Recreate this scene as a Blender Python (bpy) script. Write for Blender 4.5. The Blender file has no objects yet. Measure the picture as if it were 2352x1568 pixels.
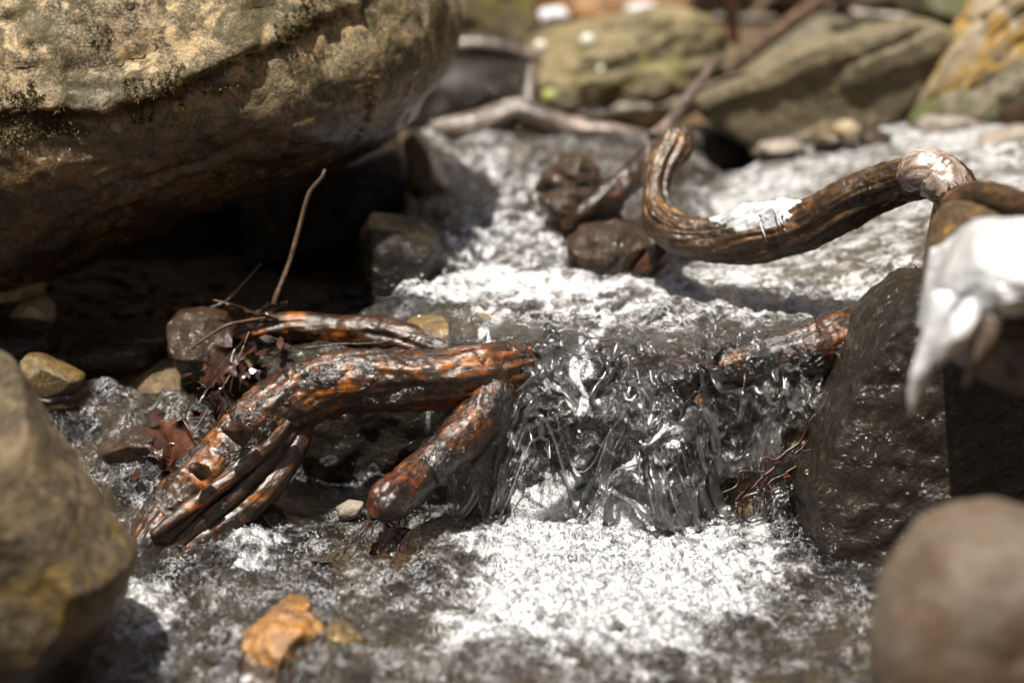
import bpy, math, random
import numpy as np
from math import radians as R
from mathutils import Vector
random.seed(7); rng = np.random.default_rng(11)
SC = bpy.context.scene
COL = SC.collection

# ------------------------------------------------------------------ camera, sky, sun
CY, CZ, PITCH, LENS = -2.2, 0.78, 15.0, 70.0
cam_d = bpy.data.cameras.new('camera'); cam = bpy.data.objects.new('camera', cam_d); COL.objects.link(cam)
cam.location = (0, CY, CZ); cam.rotation_euler = (R(90-PITCH), 0, 0)
cam_d.lens = LENS; cam_d.sensor_width = 36; cam_d.clip_start = .05; cam_d.clip_end = 300
cam_d.dof.use_dof = True; cam_d.dof.focus_distance = 2.22; cam_d.dof.aperture_fstop = 1.8
SC.camera = cam
SUN_EL, SUN_AZ = 73.0, 222.0     # azimuth from +y (ahead of the camera) towards +x
world = bpy.data.worlds.new('World'); SC.world = world; world.use_nodes = True
wn = world.node_tree; wn.nodes.clear()
wo = wn.nodes.new('ShaderNodeOutputWorld'); wb = wn.nodes.new('ShaderNodeBackground'); ws = wn.nodes.new('ShaderNodeTexSky')
ws.sky_type = 'NISHITA'; ws.sun_disc = False; ws.sun_elevation = R(SUN_EL); ws.sun_rotation = R(SUN_AZ)
ws.air_density = 1.0; ws.dust_density = 3.0; ws.ozone_density = 1.0
wb.inputs[1].default_value = .055
wn.links.new(ws.outputs[0], wb.inputs[0]); wn.links.new(wb.outputs[0], wo.inputs[0])
sd = bpy.data.lights.new('sun', 'SUN'); sun = bpy.data.objects.new('sun', sd); COL.objects.link(sun)
sd.energy = 5.0; sd.angle = R(.6); sd.color = (1, .94, .83)
_e, _a = R(SUN_EL), R(SUN_AZ)
sundir = Vector((math.cos(_e)*math.sin(_a), math.cos(_e)*math.cos(_a), math.sin(_e)))
sun.rotation_euler = sundir.to_track_quat('Z', 'Y').to_euler()
SC.view_settings.view_transform = 'Standard'; SC.view_settings.look = 'None'
SC.view_settings.exposure = 1.05; SC.view_settings.gamma = 1
SC.view_settings.use_curve_mapping = False
SC.cycles.max_bounces = 10; SC.cycles.transparent_max_bounces = 16; SC.cycles.transmission_bounces = 8
SC.cycles.glossy_bounces = 4; SC.cycles.diffuse_bounces = 3
SC.cycles.caustics_reflective = False; SC.cycles.caustics_refractive = False
SC.cycles.sample_clamp_indirect = 6; SC.cycles.sample_clamp_direct = 30
SC.cycles.use_denoising = True

# ------------------------------------------------------------------ geometry helpers
cp, sp = math.cos(R(PITCH)), math.sin(R(PITCH))
K = 36/LENS/2352
def ray(px, py):
    a = (px-1176)*K; b = (784-py)*K
    return np.array([a, cp + b*sp, -sp + b*cp])
def P(px, py, Y):
    d = ray(px, py); t = (Y-CY)/d[1]
    return np.array([0, CY, CZ]) + d*t
def PZ(px, py, Z):
    d = ray(px, py); t = (Z-CZ)/d[2]
    return np.array([0, CY, CZ]) + d*t
def MPP(Y): return K*(Y-CY)/cp      # metres per (2352-wide) pixel at depth Y

def _hash(ix, iy, iz):
    h = (ix.astype(np.int64)*374761393 + iy.astype(np.int64)*668265263 + iz.astype(np.int64)*2147483647) & 0xffffffff
    h = ((h ^ (h >> 13))*1274126177) & 0xffffffff
    h = ((h ^ (h >> 15))*2246822519) & 0xffffffff
    return h ^ (h >> 16)
def pn(x, y, z=None):
    if z is None: z = np.zeros_like(x)
    x0 = np.floor(x); y0 = np.floor(y); z0 = np.floor(z)
    fx, fy, fz = x-x0, y-y0, z-z0
    u, v, w = [f*f*f*(f*(f*6-15)+10) for f in (fx, fy, fz)]
    r = 0
    for dx in (0, 1):
        for dy in (0, 1):
            for dz in (0, 1):
                h = _hash(x0+dx, y0+dy, z0+dz)
                gx = ((h & 1023)/511.5-1); gy = (((h >> 10) & 1023)/511.5-1); gz = (((h >> 20) & 1023)/511.5-1)
                r = r + (gx*(fx-dx)+gy*(fy-dy)+gz*(fz-dz))*(u if dx else 1-u)*(v if dy else 1-v)*(w if dz else 1-w)
    return r
def fbm(x, y, z=None, o=4, rid=False):
    if z is None: z = np.zeros_like(x)
    s = 0; a = 1.0; t = 0
    for i in range(o):
        n = pn(x*2**i+i*17.3, y*2**i+i*5.1, z*2**i+i*9.7)
        if rid: n = 1-2*np.abs(n)*1.6
        s = s+a*n; t += a; a *= .5
    return s/t*(1 if rid else 1.6)
def sst(a, b, x):
    t = np.clip((x-a)/(b-a), 0, 1); return t*t*(3-2*t)

def mesh_np(name, V, F, smooth=True):
    me = bpy.data.meshes.new(name); V = np.asarray(V, dtype=np.float32); F = np.asarray(F, dtype=np.int32)
    me.vertices.add(len(V)); me.vertices.foreach_set('co', V.ravel())
    k = F.shape[1]
    me.loops.add(F.size); me.loops.foreach_set('vertex_index', F.ravel())
    me.polygons.add(len(F)); me.polygons.foreach_set('loop_start', np.arange(0, F.size, k, dtype=np.int32))
    me.polygons.foreach_set('loop_total', np.full(len(F), k, dtype=np.int32))
    me.polygons.foreach_set('use_smooth', np.full(len(F), smooth, dtype=bool))
    me.update(calc_edges=True); return me
def attr(me, name, arr):
    arr = np.asarray(arr, dtype=np.float32)
    if arr.ndim == 1:
        a = me.attributes.new(name, 'FLOAT', 'POINT'); a.data.foreach_set('value', arr)
    else:
        a = me.attributes.new(name, 'FLOAT_VECTOR', 'POINT'); a.data.foreach_set('vector', arr.ravel())
def link(name, me, mat, parent=None, label=None, cat=None, group=None, kind=None, loc=None):
    o = bpy.data.objects.new(name, me); COL.objects.link(o)
    if mat and not me.materials: me.materials.append(mat)
    if parent: o.parent = parent
    if loc is not None: o.location = loc
    if label: o['label'] = label
    if cat: o['category'] = cat
    if group: o['group'] = group
    if kind: o['kind'] = kind
    return o
def empty(name, label, cat, loc=(0, 0, 0), group=None):
    o = bpy.data.objects.new(name, None); COL.objects.link(o); o.location = loc; o.empty_display_size = .05
    o['label'] = label; o['category'] = cat
    if group: o['group'] = group
    return o
import bmesh
_ico = {}
def ico(n):
    if n not in _ico:
        bm = bmesh.new(); bmesh.ops.create_icosphere(bm, subdivisions=n, radius=1)
        V = np.array([v.co[:] for v in bm.verts]); F = np.array([[v.index for v in f.verts] for f in bm.faces]); bm.free()
        V /= np.linalg.norm(V, axis=1)[:, None]
        _ico[n] = (V, F)
    return _ico[n]
def poly_radius(pts, c, th, smooth=3):
    pts = np.asarray(pts); n = len(pts); q = []
    for i in range(n):
        a, b = pts[i], pts[(i+1) % n]
        for t in np.linspace(0, 1, 24, endpoint=False): q.append(a+(b-a)*t)
    q = np.array(q)-c; ang = np.arctan2(q[:, 1], q[:, 0]); r = np.hypot(q[:, 0], q[:, 1])
    g = np.linspace(-np.pi, np.pi, 361)[:-1]
    o = np.argsort(ang); rr = np.interp(g, ang[o], r[o], period=2*np.pi)
    if smooth:
        k = np.exp(-np.linspace(-2, 2, 2*smooth+1)**2); k /= k.sum()
        rr = np.convolve(np.concatenate([rr[-smooth:], rr, rr[:smooth]]), k, 'valid')
    return np.interp(th, g, rr, period=2*np.pi)

def rock(name, outline, Y, depth, mat, label=None, cat='rock', sub=5, pw=2.6, tilt=0.0, amp=.012, fr=9.0, cuts=0,
         seed=0, post=None, parent=None, group=None, smooth=3, cutlo=.72, fine=.25, kind=None):
    w = np.array([P(a, b, Y) for a, b in outline]); xz = w[:, [0, 2]]
    x, z = xz[:, 0], xz[:, 1]; x2, z2 = np.roll(x, -1), np.roll(z, -1)
    cr = x*z2-x2*z; A = cr.sum()/2; c = np.array([((x+x2)*cr).sum()/(6*A), ((z+z2)*cr).sum()/(6*A)])
    D, F = ico(sub)
    rho = np.hypot(D[:, 0], D[:, 2]); th = np.arctan2(D[:, 2], D[:, 0])
    nn = (rho**pw+np.abs(D[:, 1])**pw)**(1/pw)
    Rr = poly_radius(xz, c, th, smooth)
    size = math.sqrt(abs(A))
    V = np.stack([Rr*rho/nn*np.cos(th), depth*D[:, 1]/nn, Rr*rho/nn*np.sin(th)], 1)
    V[:, 1] += tilt*V[:, 2]
    r_ = np.random.default_rng(seed+5)
    for k in range(cuts):
        n = r_.normal(size=3); n[1] = -abs(n[1])*1.0-.25; n[2] = n[2]*.8+.2; n /= np.linalg.norm(n)
        s = V@n; d = s.max()*r_.uniform(cutlo, .95)
        V -= np.outer(np.maximum(0, s-d)*.92, n)
    s = seed*13.7
    nrm = D/np.linalg.norm(D, axis=1)[:, None]
    f = fr
    n1 = fbm(V[:, 0]*f+s, V[:, 1]*f+s, V[:, 2]*f, 3); n2 = fbm(V[:, 0]*f*4+s, V[:, 1]*f*4, V[:, 2]*f*4, 4)
    V += nrm*(amp*n1+amp*fine*n2)[:, None]
    cen = np.array([c[0], Y, c[1]])
    if post is not None: V = post(V+cen, nrm)-cen
    me = mesh_np(name, V, F)
    return link(name, me, mat, parent, label, cat if not parent else None, group, kind, cen)

def catmull(pts, n):
    pts = np.asarray(pts, float); q = np.vstack([2*pts[0]-pts[1], pts, 2*pts[-1]-pts[-2]])
    seg = len(pts)-1; out = []
    for t in np.linspace(0, seg-1e-6, n):
        i = int(t); f = t-i; a, b, c, d = q[i:i+4]
        out.append(.5*((2*b)+(-a+c)*f+(2*a-5*b+4*c-d)*f*f+(-a+3*b-3*c+d)*f**3))
    return np.array(out)
def frames(pts):
    T = np.gradient(pts, axis=0); T /= np.linalg.norm(T, axis=1)[:, None]+1e-12
    up = np.array([0, 0, 1.0])
    if abs(T[0]@up) > .9: up = np.array([0, 1.0, 0])
    N = np.zeros_like(T); v = up-T[0]*(up@T[0]); v /= np.linalg.norm(v); N[0] = v
    for i in range(1, len(T)):
        v = N[i-1]-T[i]*(N[i-1]@T[i]); N[i] = v/np.linalg.norm(v)
    return T, N, np.cross(T, N)
def limb(name, spec, mat, parent=None, n=120, m=40, amp=.12, fr=14, ridg=.1, seed=0, flat=1.0, label=None, cat=None,
         cap_in=.35, group=None, world_r=False, kind=None, off=0.0, arc=None, twist=1.0):
    """spec: (px, py, Y, radius in px) -> knotty tapering wood limb"""
    pr = np.array([list(P(a, b, y))+[r if world_r else r*MPP(y)] for a, b, y, r in spec])
    q = catmull(pr, n); pts, rad = q[:, :3], np.maximum(q[:, 3], 2e-4)
    T, N, B = frames(pts)
    L = np.concatenate([[0], np.cumsum(np.linalg.norm(np.diff(pts, axis=0), axis=1))])
    a0, a1 = (0, 2*np.pi) if arc is None else arc
    th = np.linspace(a0, a1, m, endpoint=arc is not None)
    TH, LL = np.meshgrid(th, L); RR = np.repeat(rad[:, None], m, 1)
    ca, sa = np.cos(TH), np.sin(TH)
    rm = rad.mean(); s = seed*7.7
    # lumps, long fibres that follow the limb, knots
    d = amp*fbm(ca*1.1+s, sa*1.1, LL*fr*.8+s, 3)
    tw = TH+LL*twist*2/max(L[-1], .1)+.6*fbm(ca+s, sa, LL*5, 2)
    d += ridg*(.35+1.1*np.clip(fbm(ca*1.5+s, sa*1.5, LL*12, 2)+.4, 0, 1))*(fbm(np.cos(tw)*2.6+s, np.sin(tw)*2.6, LL*fr*.35, 4, rid=True)-.5)
    d += amp*.28*fbm(ca*rm*160+s, sa*rm*160, LL*150, 3)
    RR = RR*(1+d)+off
    V = pts[:, None, :]+N[:, None, :]*(ca*RR)[:, :, None]+B[:, None, :]*(sa*RR*flat)[:, :, None]
    V = V.reshape(-1, 3)
    fib = np.stack([ca*rm*1.0, sa*rm*1.0, LL*.22], 2).reshape(-1, 3)+s
    F = []
    i = np.arange(n-1)[:, None]*m; j = np.arange(m if arc is None else m-1)[None, :]
    j2 = (j+1) % m if arc is None else j+1
    F = np.stack([(i+j).ravel(), (i+j2).ravel(), (i+m+j2).ravel(), (i+m+j).ravel()], 1)
    if arc is None:
        extra_v, extra_f = [], []; base = len(V)
        for e, ring0, sg in ((0, 0, -1), (1, (n-1)*m, 1)):
            ring = V[ring0:ring0+m]; c = ring.mean(0); prev = list(range(ring0, ring0+m))
            for k, (sc, dp) in enumerate(((.85, .12), (.55, .1), (.25, cap_in*-.3), (.02, -cap_in*.4))):
                idx = base+len(extra_v)
                rr_ = rad[0] if e == 0 else rad[-1]
                nz = fbm(np.cos(th)*2+k+s, np.sin(th)*2+s+e, None, 2)*.12
                new = c+(ring-c)*(sc*(1+nz))[:, None]+T[0 if e == 0 else -1]*sg*rr_*dp
                extra_v.extend(new.tolist()); cur = list(range(idx, idx+m))
                for jj in range(m):
                    a, b = jj, (jj+1) % m
                    extra_f.append([prev[a], prev[b], cur[b], cur[a]] if sg > 0 else [prev[b], prev[a], cur[a], cur[b]])
                prev = cur
                base0 = len(extra_v)
        V = np.vstack([V, np.array(extra_v)]); F = np.vstack([F, np.array(extra_f)])
        fib = np.vstack([fib, (V[n*m:]*1.0)])
    org = np.zeros(3) if parent else pts.mean(0)
    me = mesh_np(name, V-org, F); attr(me, 'fib', fib)
    return link(name, me, mat, parent, label, cat, group, kind, None if parent else org)

# ------------------------------------------------------------------ material helpers
class M:
    def __init__(s, name):
        s.m = bpy.data.materials.new(name); s.m.use_nodes = True; s.t = s.m.node_tree; s.t.nodes.clear()
        s.out = s.t.nodes.new('ShaderNodeOutputMaterial')
    def n(s, typ, ins=None, **kw):
        nd = s.t.nodes.new(typ)
        for k, v in kw.items(): setattr(nd, k, v)
        for k, v in (ins or {}).items(): s.set(nd.inputs[k], v)
        return nd
    def set(s, sock, v):
        if isinstance(v, bpy.types.NodeSocket): s.t.links.new(v, sock)
        elif isinstance(v, bpy.types.Node): s.t.links.new(v.outputs[0], sock)
        else: sock.default_value = (*v, 1) if isinstance(v, tuple) and len(v) == 3 and sock.type == 'RGBA' else v
    def noise(s, vec, scale, detail=4, rough=.55, dist=0, out=0):
        return s.n('ShaderNodeTexNoise', {'Vector': vec, 'Scale': scale, 'Detail': detail, 'Roughness': rough, 'Distortion': dist}).outputs[out]
    def vor(s, vec, scale, feature='F1', rand=1, out=0):
        return s.n('ShaderNodeTexVoronoi', {'Vector': vec, 'Scale': scale, 'Randomness': rand}, feature=feature).outputs[out]
    def ramp(s, fac, stops, interp='LINEAR'):
        r = s.n('ShaderNodeValToRGB', {'Fac': fac}); cr = r.color_ramp; cr.interpolation = interp
        while len(cr.elements) < len(stops): cr.elements.new(.5)
        for e, (p, c) in zip(cr.elements, stops): e.position = p; e.color = (*c, 1) if isinstance(c, tuple) else (c, c, c, 1)
        return r.outputs[0]
    def sm(s, x, a, b, lo=0., hi=1.):
        return s.n('ShaderNodeMapRange', {'Value': x, 'From Min': a, 'From Max': b, 'To Min': lo, 'To Max': hi}, interpolation_type='SMOOTHSTEP').outputs[0]
    def mix(s, f, a, b, mode='MIX'):
        nd = s.n('ShaderNodeMix', data_type='RGBA', blend_type=mode)
        s.set(nd.inputs[0], f); s.set(nd.inputs[6], a); s.set(nd.inputs[7], b); return nd.outputs[2]
    def ma(s, op, a, b=0., c=0., clamp=False):
        nd = s.n('ShaderNodeMath', operation=op, use_clamp=clamp); s.set(nd.inputs[0], a); s.set(nd.inputs[1], b)
        s.set(nd.inputs[2], c); return nd.outputs[0]
    def bump(s, h, strength, dist, normal=None):
        ins = {'Height': h, 'Strength': strength, 'Distance': dist}
        if normal: ins['Normal'] = normal
        return s.n('ShaderNodeBump', ins).outputs[0]
    def vadd(s, a, b, sc):
        m1 = s.n('ShaderNodeVectorMath', operation='SCALE'); s.set(m1.inputs[0], b); m1.inputs[3].default_value = sc
        m2 = s.n('ShaderNodeVectorMath', operation='ADD'); s.set(m2.inputs[0], a); s.set(m2.inputs[1], m1.outputs[0]); return m2.outputs[0]
    def mapv(s, vec, scale=(1, 1, 1), rot=(0, 0, 0), loc=(0, 0, 0)):
        return s.n('ShaderNodeMapping', {'Vector': vec, 'Scale': scale, 'Rotation': rot, 'Location': loc}).outputs[0]
    def done(s, sh): s.t.links.new(sh if isinstance(sh, bpy.types.NodeSocket) else sh.outputs[0], s.out.inputs[0]); return s.m

def rock_mat(name, A, B, C, D, sc=14, moss=None, moss_amt=.0, wet=None, rough=(.55, .9), bump=1.0, spot=.5, coat=0.0, up_moss=False, speck=None, cb=(5, .7, .006, .15), spec=.4):
    """A,B patch colours, C dark staining, D pale lichen; wet=(z, band) darkens and glosses below world height z"""
    m = M(name)
    co = m.n('ShaderNodeTexCoord').outputs['Object']
    wn_ = m.noise(co, sc*.5, 3, .5, 0, 1); cw = m.vadd(co, wn_, .06)
    n1 = m.noise(cw, sc, 5, .62); n2 = m.noise(cw, sc*3.1, 6, .68, .4); n3 = m.noise(cw, sc*9, 5, .7); n4 = m.noise(co, sc*.45, 3, .5)
    col = m.mix(m.sm(n1, .4, .6), A, B)
    blot = m.vor(cw, sc*2.2, 'SMOOTH_F1'); blot.node.inputs['Smoothness'].default_value = .4
    col = m.mix(m.sm(m.ma('ADD', m.ma('MULTIPLY', n2, .8), m.ma('MULTIPLY', n4, .5)), .70-.12*spot, .80-.12*spot, 0., .92), col, C)
    col = m.mix(m.ma('MULTIPLY', m.sm(blot, .26, .16), m.sm(n1, .42, .56)), col, D)
    col = m.mix(m.sm(n3, .40, .66, 0, .65), col, m.mix(.55, col, C), 'MIX')
    col = m.mix(m.sm(m.noise(cw, sc*1.15, 7, .72, .6), .49, .55, 0, .9*min(1, spot+.1)), col, m.mix(m.sm(n3, .3, .7), C, B))
    col = m.mix(m.sm(m.noise(co, sc*22, 3, .7), .35, .7, .0, .4), col, D)
    if speck: col = m.mix(m.sm(m.vor(cw, sc*5), .14, .05, 0, .9), col, speck)
    if moss:
        mm = m.ma('ADD', m.ma('MULTIPLY', m.noise(cw, sc*1.2, 6, .7, .6), 1.0), m.ma('MULTIPLY', n4, .4))
        mk = m.sm(mm, .80-.25*moss_amt, .90-.25*moss_amt)
        col = m.mix(m.ma('MULTIPLY', mk, m.sm(n3, .3, .6, .3, 1.)), col, moss)
    ro = m.sm(n2, .3, .7, rough[0], rough[1])
    coatw = coat
    if wet:
        z = m.n('ShaderNodeSeparateXYZ', {0: m.n('ShaderNodeNewGeometry').outputs['Position']}).outputs[2]
        wz = m.sm(m.ma('ADD', z, m.ma('MULTIPLY', m.ma('SUBTRACT', n1, .5), wet[1]*1.6)), wet[0]-wet[1], wet[0]+wet[1], 1., 0.)
        col = m.mix(wz, col, m.mix(1., col, (.34, .29, .23), 'MULTIPLY'))
        ro = m.ma('MULTIPLY', ro, m.ma('SUBTRACT', 1., m.ma('MULTIPLY', wz, .72)))
        coatw = m.ma('ADD', m.ma('MULTIPLY', wz, .7), coat)
    h = m.ma('ADD', m.ma('MULTIPLY', n2, .6), m.ma('ADD', m.ma('MULTIPLY', n3, .35), m.ma('MULTIPLY', blot, .25)))
    bp = m.bump(h, .9*bump, .006)
    h2 = m.noise(cw, sc*cb[0], 4, .6, 1.2); bc = m.bump(h2, cb[1], cb[2])
    p = m.n('ShaderNodeBsdfPrincipled', {'Base Color': col, 'Roughness': ro, 'Normal': bp, 'Specular IOR Level': spec,
            'Coat Weight': coatw, 'Coat Roughness': cb[3], 'Coat Normal': bc, 'Coat IOR': 1.36})
    return m.done(p)

def wood_mat(name, dark, mid, hi, orange=.5, wetb=1.0, pale=None, rough=.35, fs=55, coat=.9, zpale=None):
    m = M(name)
    fib = m.n('ShaderNodeAttribute', attribute_name='fib').outputs['Vector']
    co = m.n('ShaderNodeTexCoord').outputs['Object']
    f1 = m.noise(fib, fs*3, 5, .65, .3); f2 = m.noise(fib, fs, 4, .6, .5); f3 = m.noise(co, 22, 4, .6, .8); f4 = m.noise(co, 130, 4, .7)
    col = m.mix(m.sm(f2, .35, .65), dark, mid)
    k = m.ma('ADD', m.ma('MULTIPLY', f3, .65), m.ma('MULTIPLY', f1, .45))
    col = m.mix(m.sm(k, .60-.2*orange, .86-.2*orange), col, hi)
    col = m.mix(m.sm(m.noise(co, 48, 4, .65, .6), .50, .36, 0, .85), col, dark)
    col = m.mix(m.sm(f1, .5, .32, 0, .8), col, dark)
    col = m.mix(m.sm(f4, .58, .8, 0, .3), col, hi)
    if pale:
        col = m.mix(m.sm(m.ma('ADD', m.ma('MULTIPLY', f1, .4), m.noise(co, 14, 3, .5)), .70, .80, 0, .85), col, pale)
    bp = m.bump(m.ma('ADD', m.ma('MULTIPLY', f1, .7), m.ma('ADD', m.ma('MULTIPLY', f4, .3), m.ma('MULTIPLY', f2, .5))), .7, .0026)
    # film of running water: its own glossy ripples
    wv = m.mapv(co, (1, 1, .55)); wd = m.vadd(wv, m.noise(wv, 30, 2, .5, 0, 1), .03)
    wnz = m.ma('ADD', m.noise(wd, 95, 3, .55, 1.5), m.ma('MULTIPLY', m.noise(wd, 38, 2, .5, 1), .9))
    bc = m.bump(wnz, .8*wetb, .008)
    p = m.n('ShaderNodeBsdfPrincipled', {'Base Color': col, 'Roughness': rough, 'Normal': bp, 'Specular IOR Level': .4,
            'Coat Weight': coat*.5, 'Coat Roughness': .11, 'Coat Normal': bc, 'Coat IOR': 1.36})
    return m.done(p)

def plain_mat(name, a, b, scale=40, rough=.5, coat=0., sub=0., bumpd=.002, crough=.1):
    m = M(name); co = m.n('ShaderNodeTexCoord').outputs['Object']
    n = m.noise(co, scale, 4, .6, .3)
    p = m.n('ShaderNodeBsdfPrincipled', {'Base Color': m.mix(m.sm(n, .35, .65), a, b), 'Roughness': rough, 'Coat Weight': coat,
            'Coat Roughness': crough, 'Normal': m.bump(n, .7, bumpd)})
    if sub: p.inputs['Subsurface Weight'].default_value = sub; p.inputs['Subsurface Radius'].default_value = (.01, .01, .01)
    return m.done(p)

def water_mat():
    m = M('stream_water')
    co = m.n('ShaderNodeTexCoord').outputs['Object']
    foam = m.n('ShaderNodeAttribute', attribute_name='foam').outputs['Fac']
    fall = m.n('ShaderNodeAttribute', attribute_name='fall').outputs['Fac']
    turb = m.n('ShaderNodeAttribute', attribute_name='turb').outputs['Fac']
    w1 = m.noise(co, 28, 3, .5, 0, 1)
    cs = m.vadd(m.mapv(co, (1, .62, 1)), w1, .05)          # ripples drawn out across and along the current
    cf = m.vadd(m.mapv(co, (1.1, .7, .6)), w1, .08)     # strands of the falling sheet
    ra = m.noise(cs, 85, 4, .55, .9); rb = m.noise(cs, 230, 3, .6, .8)
    rf = m.noise(cf, 62, 4, .6, 2.2)
    hh = m.ma('ADD', m.ma('MULTIPLY', ra, 1.0), m.ma('MULTIPLY', rb, .34))
    hh = m.ma('ADD', m.ma('MULTIPLY', hh, m.ma('SUBTRACT', 1., fall)), m.ma('MULTIPLY', m.ma('MULTIPLY', rf, 1.5), fall))
    bw = m.n('ShaderNodeBump', {'Height': hh, 'Distance': .012, 'Strength': m.ma('ADD', .35, m.ma('MULTIPLY', turb, .65))}).outputs[0]
    fr = m.n('ShaderNodeFresnel', {'IOR': 1.4, 'Normal': bw}).outputs[0]
    fr = m.ma('MULTIPLY', fr, m.ma('ADD', 1.15, m.ma('MULTIPLY', fall, 2.6)), 0, True)
    tint = (.95, .92, .86)
    tr = m.n('ShaderNodeBsdfTransparent', {'Color': tint})
    rfb = m.n('ShaderNodeBsdfRefraction', {'Color': tint, 'IOR': 1.2, 'Roughness': .0, 'Normal': bw})
    clear = m.n('ShaderNodeMixShader', {0: .45, 1: tr.outputs[0], 2: rfb.outputs[0]})
    gl = m.n('ShaderNodeBsdfGlossy', {'Color': (1, 1, 1), 'Roughness': .17, 'Normal': bw})
    water = m.n('ShaderNodeMixShader', {0: fr, 1: clear.outputs[0], 2: gl.outputs[0]})
    # foam: packed bubbles, then painted reflection threads
    vd = m.vor(co, 300, 'F1'); vd2 = m.vor(co, 620, 'F1'); ve = m.noise(co, 42, 5, .62, .7); vf = m.noise(co, 260, 3, .7, .4)
    fk = m.ma('ADD', foam, m.ma('ADD', m.ma('MULTIPLY', m.ma('SUBTRACT', ve, .5), 1.9), m.ma('MULTIPLY', m.ma('SUBTRACT', vf, .5), .40)))
    foam_glint = m.ma('MULTIPLY', m.sm(fk, .30, .80, 0, .95), m.sm(foam, .03, .40))
    glint_stk = m.noise(m.vadd(m.mapv(co, (1, .38, .8), (0, 0, .15)), w1, .05), 60, 5, .7, 1.2)  # pale curvy threads painted in for bright reflections on the water
    foam_glint = m.ma('MAXIMUM', foam_glint, m.ma('MULTIPLY', m.ma('MULTIPLY', m.sm(m.ma('ABSOLUTE', m.ma('SUBTRACT', glint_stk, .5)), .026, .0, 0, .85), m.sm(m.noise(co, 24, 4, .6), .44, .60)), m.ma('MULTIPLY', m.sm(turb, .1, .6), m.sm(fall, .5, .0))))
    fh = m.ma('ADD', m.ma('MULTIPLY', vd, -1.0), m.ma('MULTIPLY', vd2, -.5))
    bf = m.bump(fh, .4, .0025, m.bump(hh, .35, .01))
    fcol = m.mix(m.sm(vd, .2, .75), (.80, .81, .83), (.50, .51, .53))
    fp = m.n('ShaderNodeBsdfPrincipled', {'Base Color': fcol, 'Roughness': .36, 'Normal': bf, 'Specular IOR Level': .6})
    tl = m.n('ShaderNodeBsdfTranslucent', {'Color': (.8, .82, .84)})
    fsh = m.n('ShaderNodeMixShader', {0: .25, 1: fp.outputs[0], 2: tl.outputs[0]})
    return m.done(m.n('ShaderNodeMixShader', {0: foam_glint, 1: water.outputs[0], 2: fsh.outputs[0]}))

def film_mat():
    m = M('film_covered_slab'); co = m.n('ShaderNodeTexCoord').outputs['Object']
    cw = m.vadd(m.mapv(co, (.8, 1.25, 1), (0, 0, .35)), m.noise(co, 20, 3, .5, 0, 1), .05)
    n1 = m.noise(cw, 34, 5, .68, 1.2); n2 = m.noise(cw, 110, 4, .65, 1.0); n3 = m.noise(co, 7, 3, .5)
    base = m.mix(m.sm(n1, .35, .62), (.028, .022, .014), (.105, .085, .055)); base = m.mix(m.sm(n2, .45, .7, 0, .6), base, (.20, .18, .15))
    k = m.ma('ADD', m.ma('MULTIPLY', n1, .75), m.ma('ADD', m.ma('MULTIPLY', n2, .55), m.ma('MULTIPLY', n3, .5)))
    sparkle = m.sm(k, .84, .99, 0, .75)  # white flecks painted in for sparkles on the wet film
    col = m.mix(sparkle, base, (.66, .67, .70))
    b = m.bump(m.ma('ADD', n2, n1), 1., .008)
    return m.done(m.n('ShaderNodeBsdfPrincipled', {'Base Color': col, 'Roughness': .25, 'Normal': b, 'Coat Weight': 1., 'Coat Roughness': .16, 'Coat Normal': m.bump(m.noise(cw, 75, 4, .6, 1.5), 1., .009)}))

def bubble_mat():
    m = M('thin_bubble')
    fr = m.ma('MULTIPLY', m.n('ShaderNodeFresnel', {'IOR': 1.45}).outputs[0], 2.2, 0, True)
    t = m.n('ShaderNodeBsdfTransparent', {'Color': (.96, .97, .98)}); g = m.n('ShaderNodeBsdfGlossy', {'Roughness': .22})
    return m.done(m.n('ShaderNodeMixShader', {0: fr, 1: t.outputs[0], 2: g.outputs[0]}))
def drop_mat():
    m = M('clear_water_drop')
    fr = m.ma('MULTIPLY', m.n('ShaderNodeFresnel', {'IOR': 1.45}).outputs[0], 2.2, 0, True)
    r = m.n('ShaderNodeBsdfRefraction', {'IOR': 1.33, 'Roughness': 0.}); t = m.n('ShaderNodeBsdfTransparent')
    c = m.n('ShaderNodeMixShader', {0: .3, 1: r.outputs[0], 2: t.outputs[0]})
    g = m.n('ShaderNodeBsdfGlossy', {'Roughness': .22})
    return m.done(m.n('ShaderNodeMixShader', {0: fr, 1: c.outputs[0], 2: g.outputs[0]}))

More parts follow.
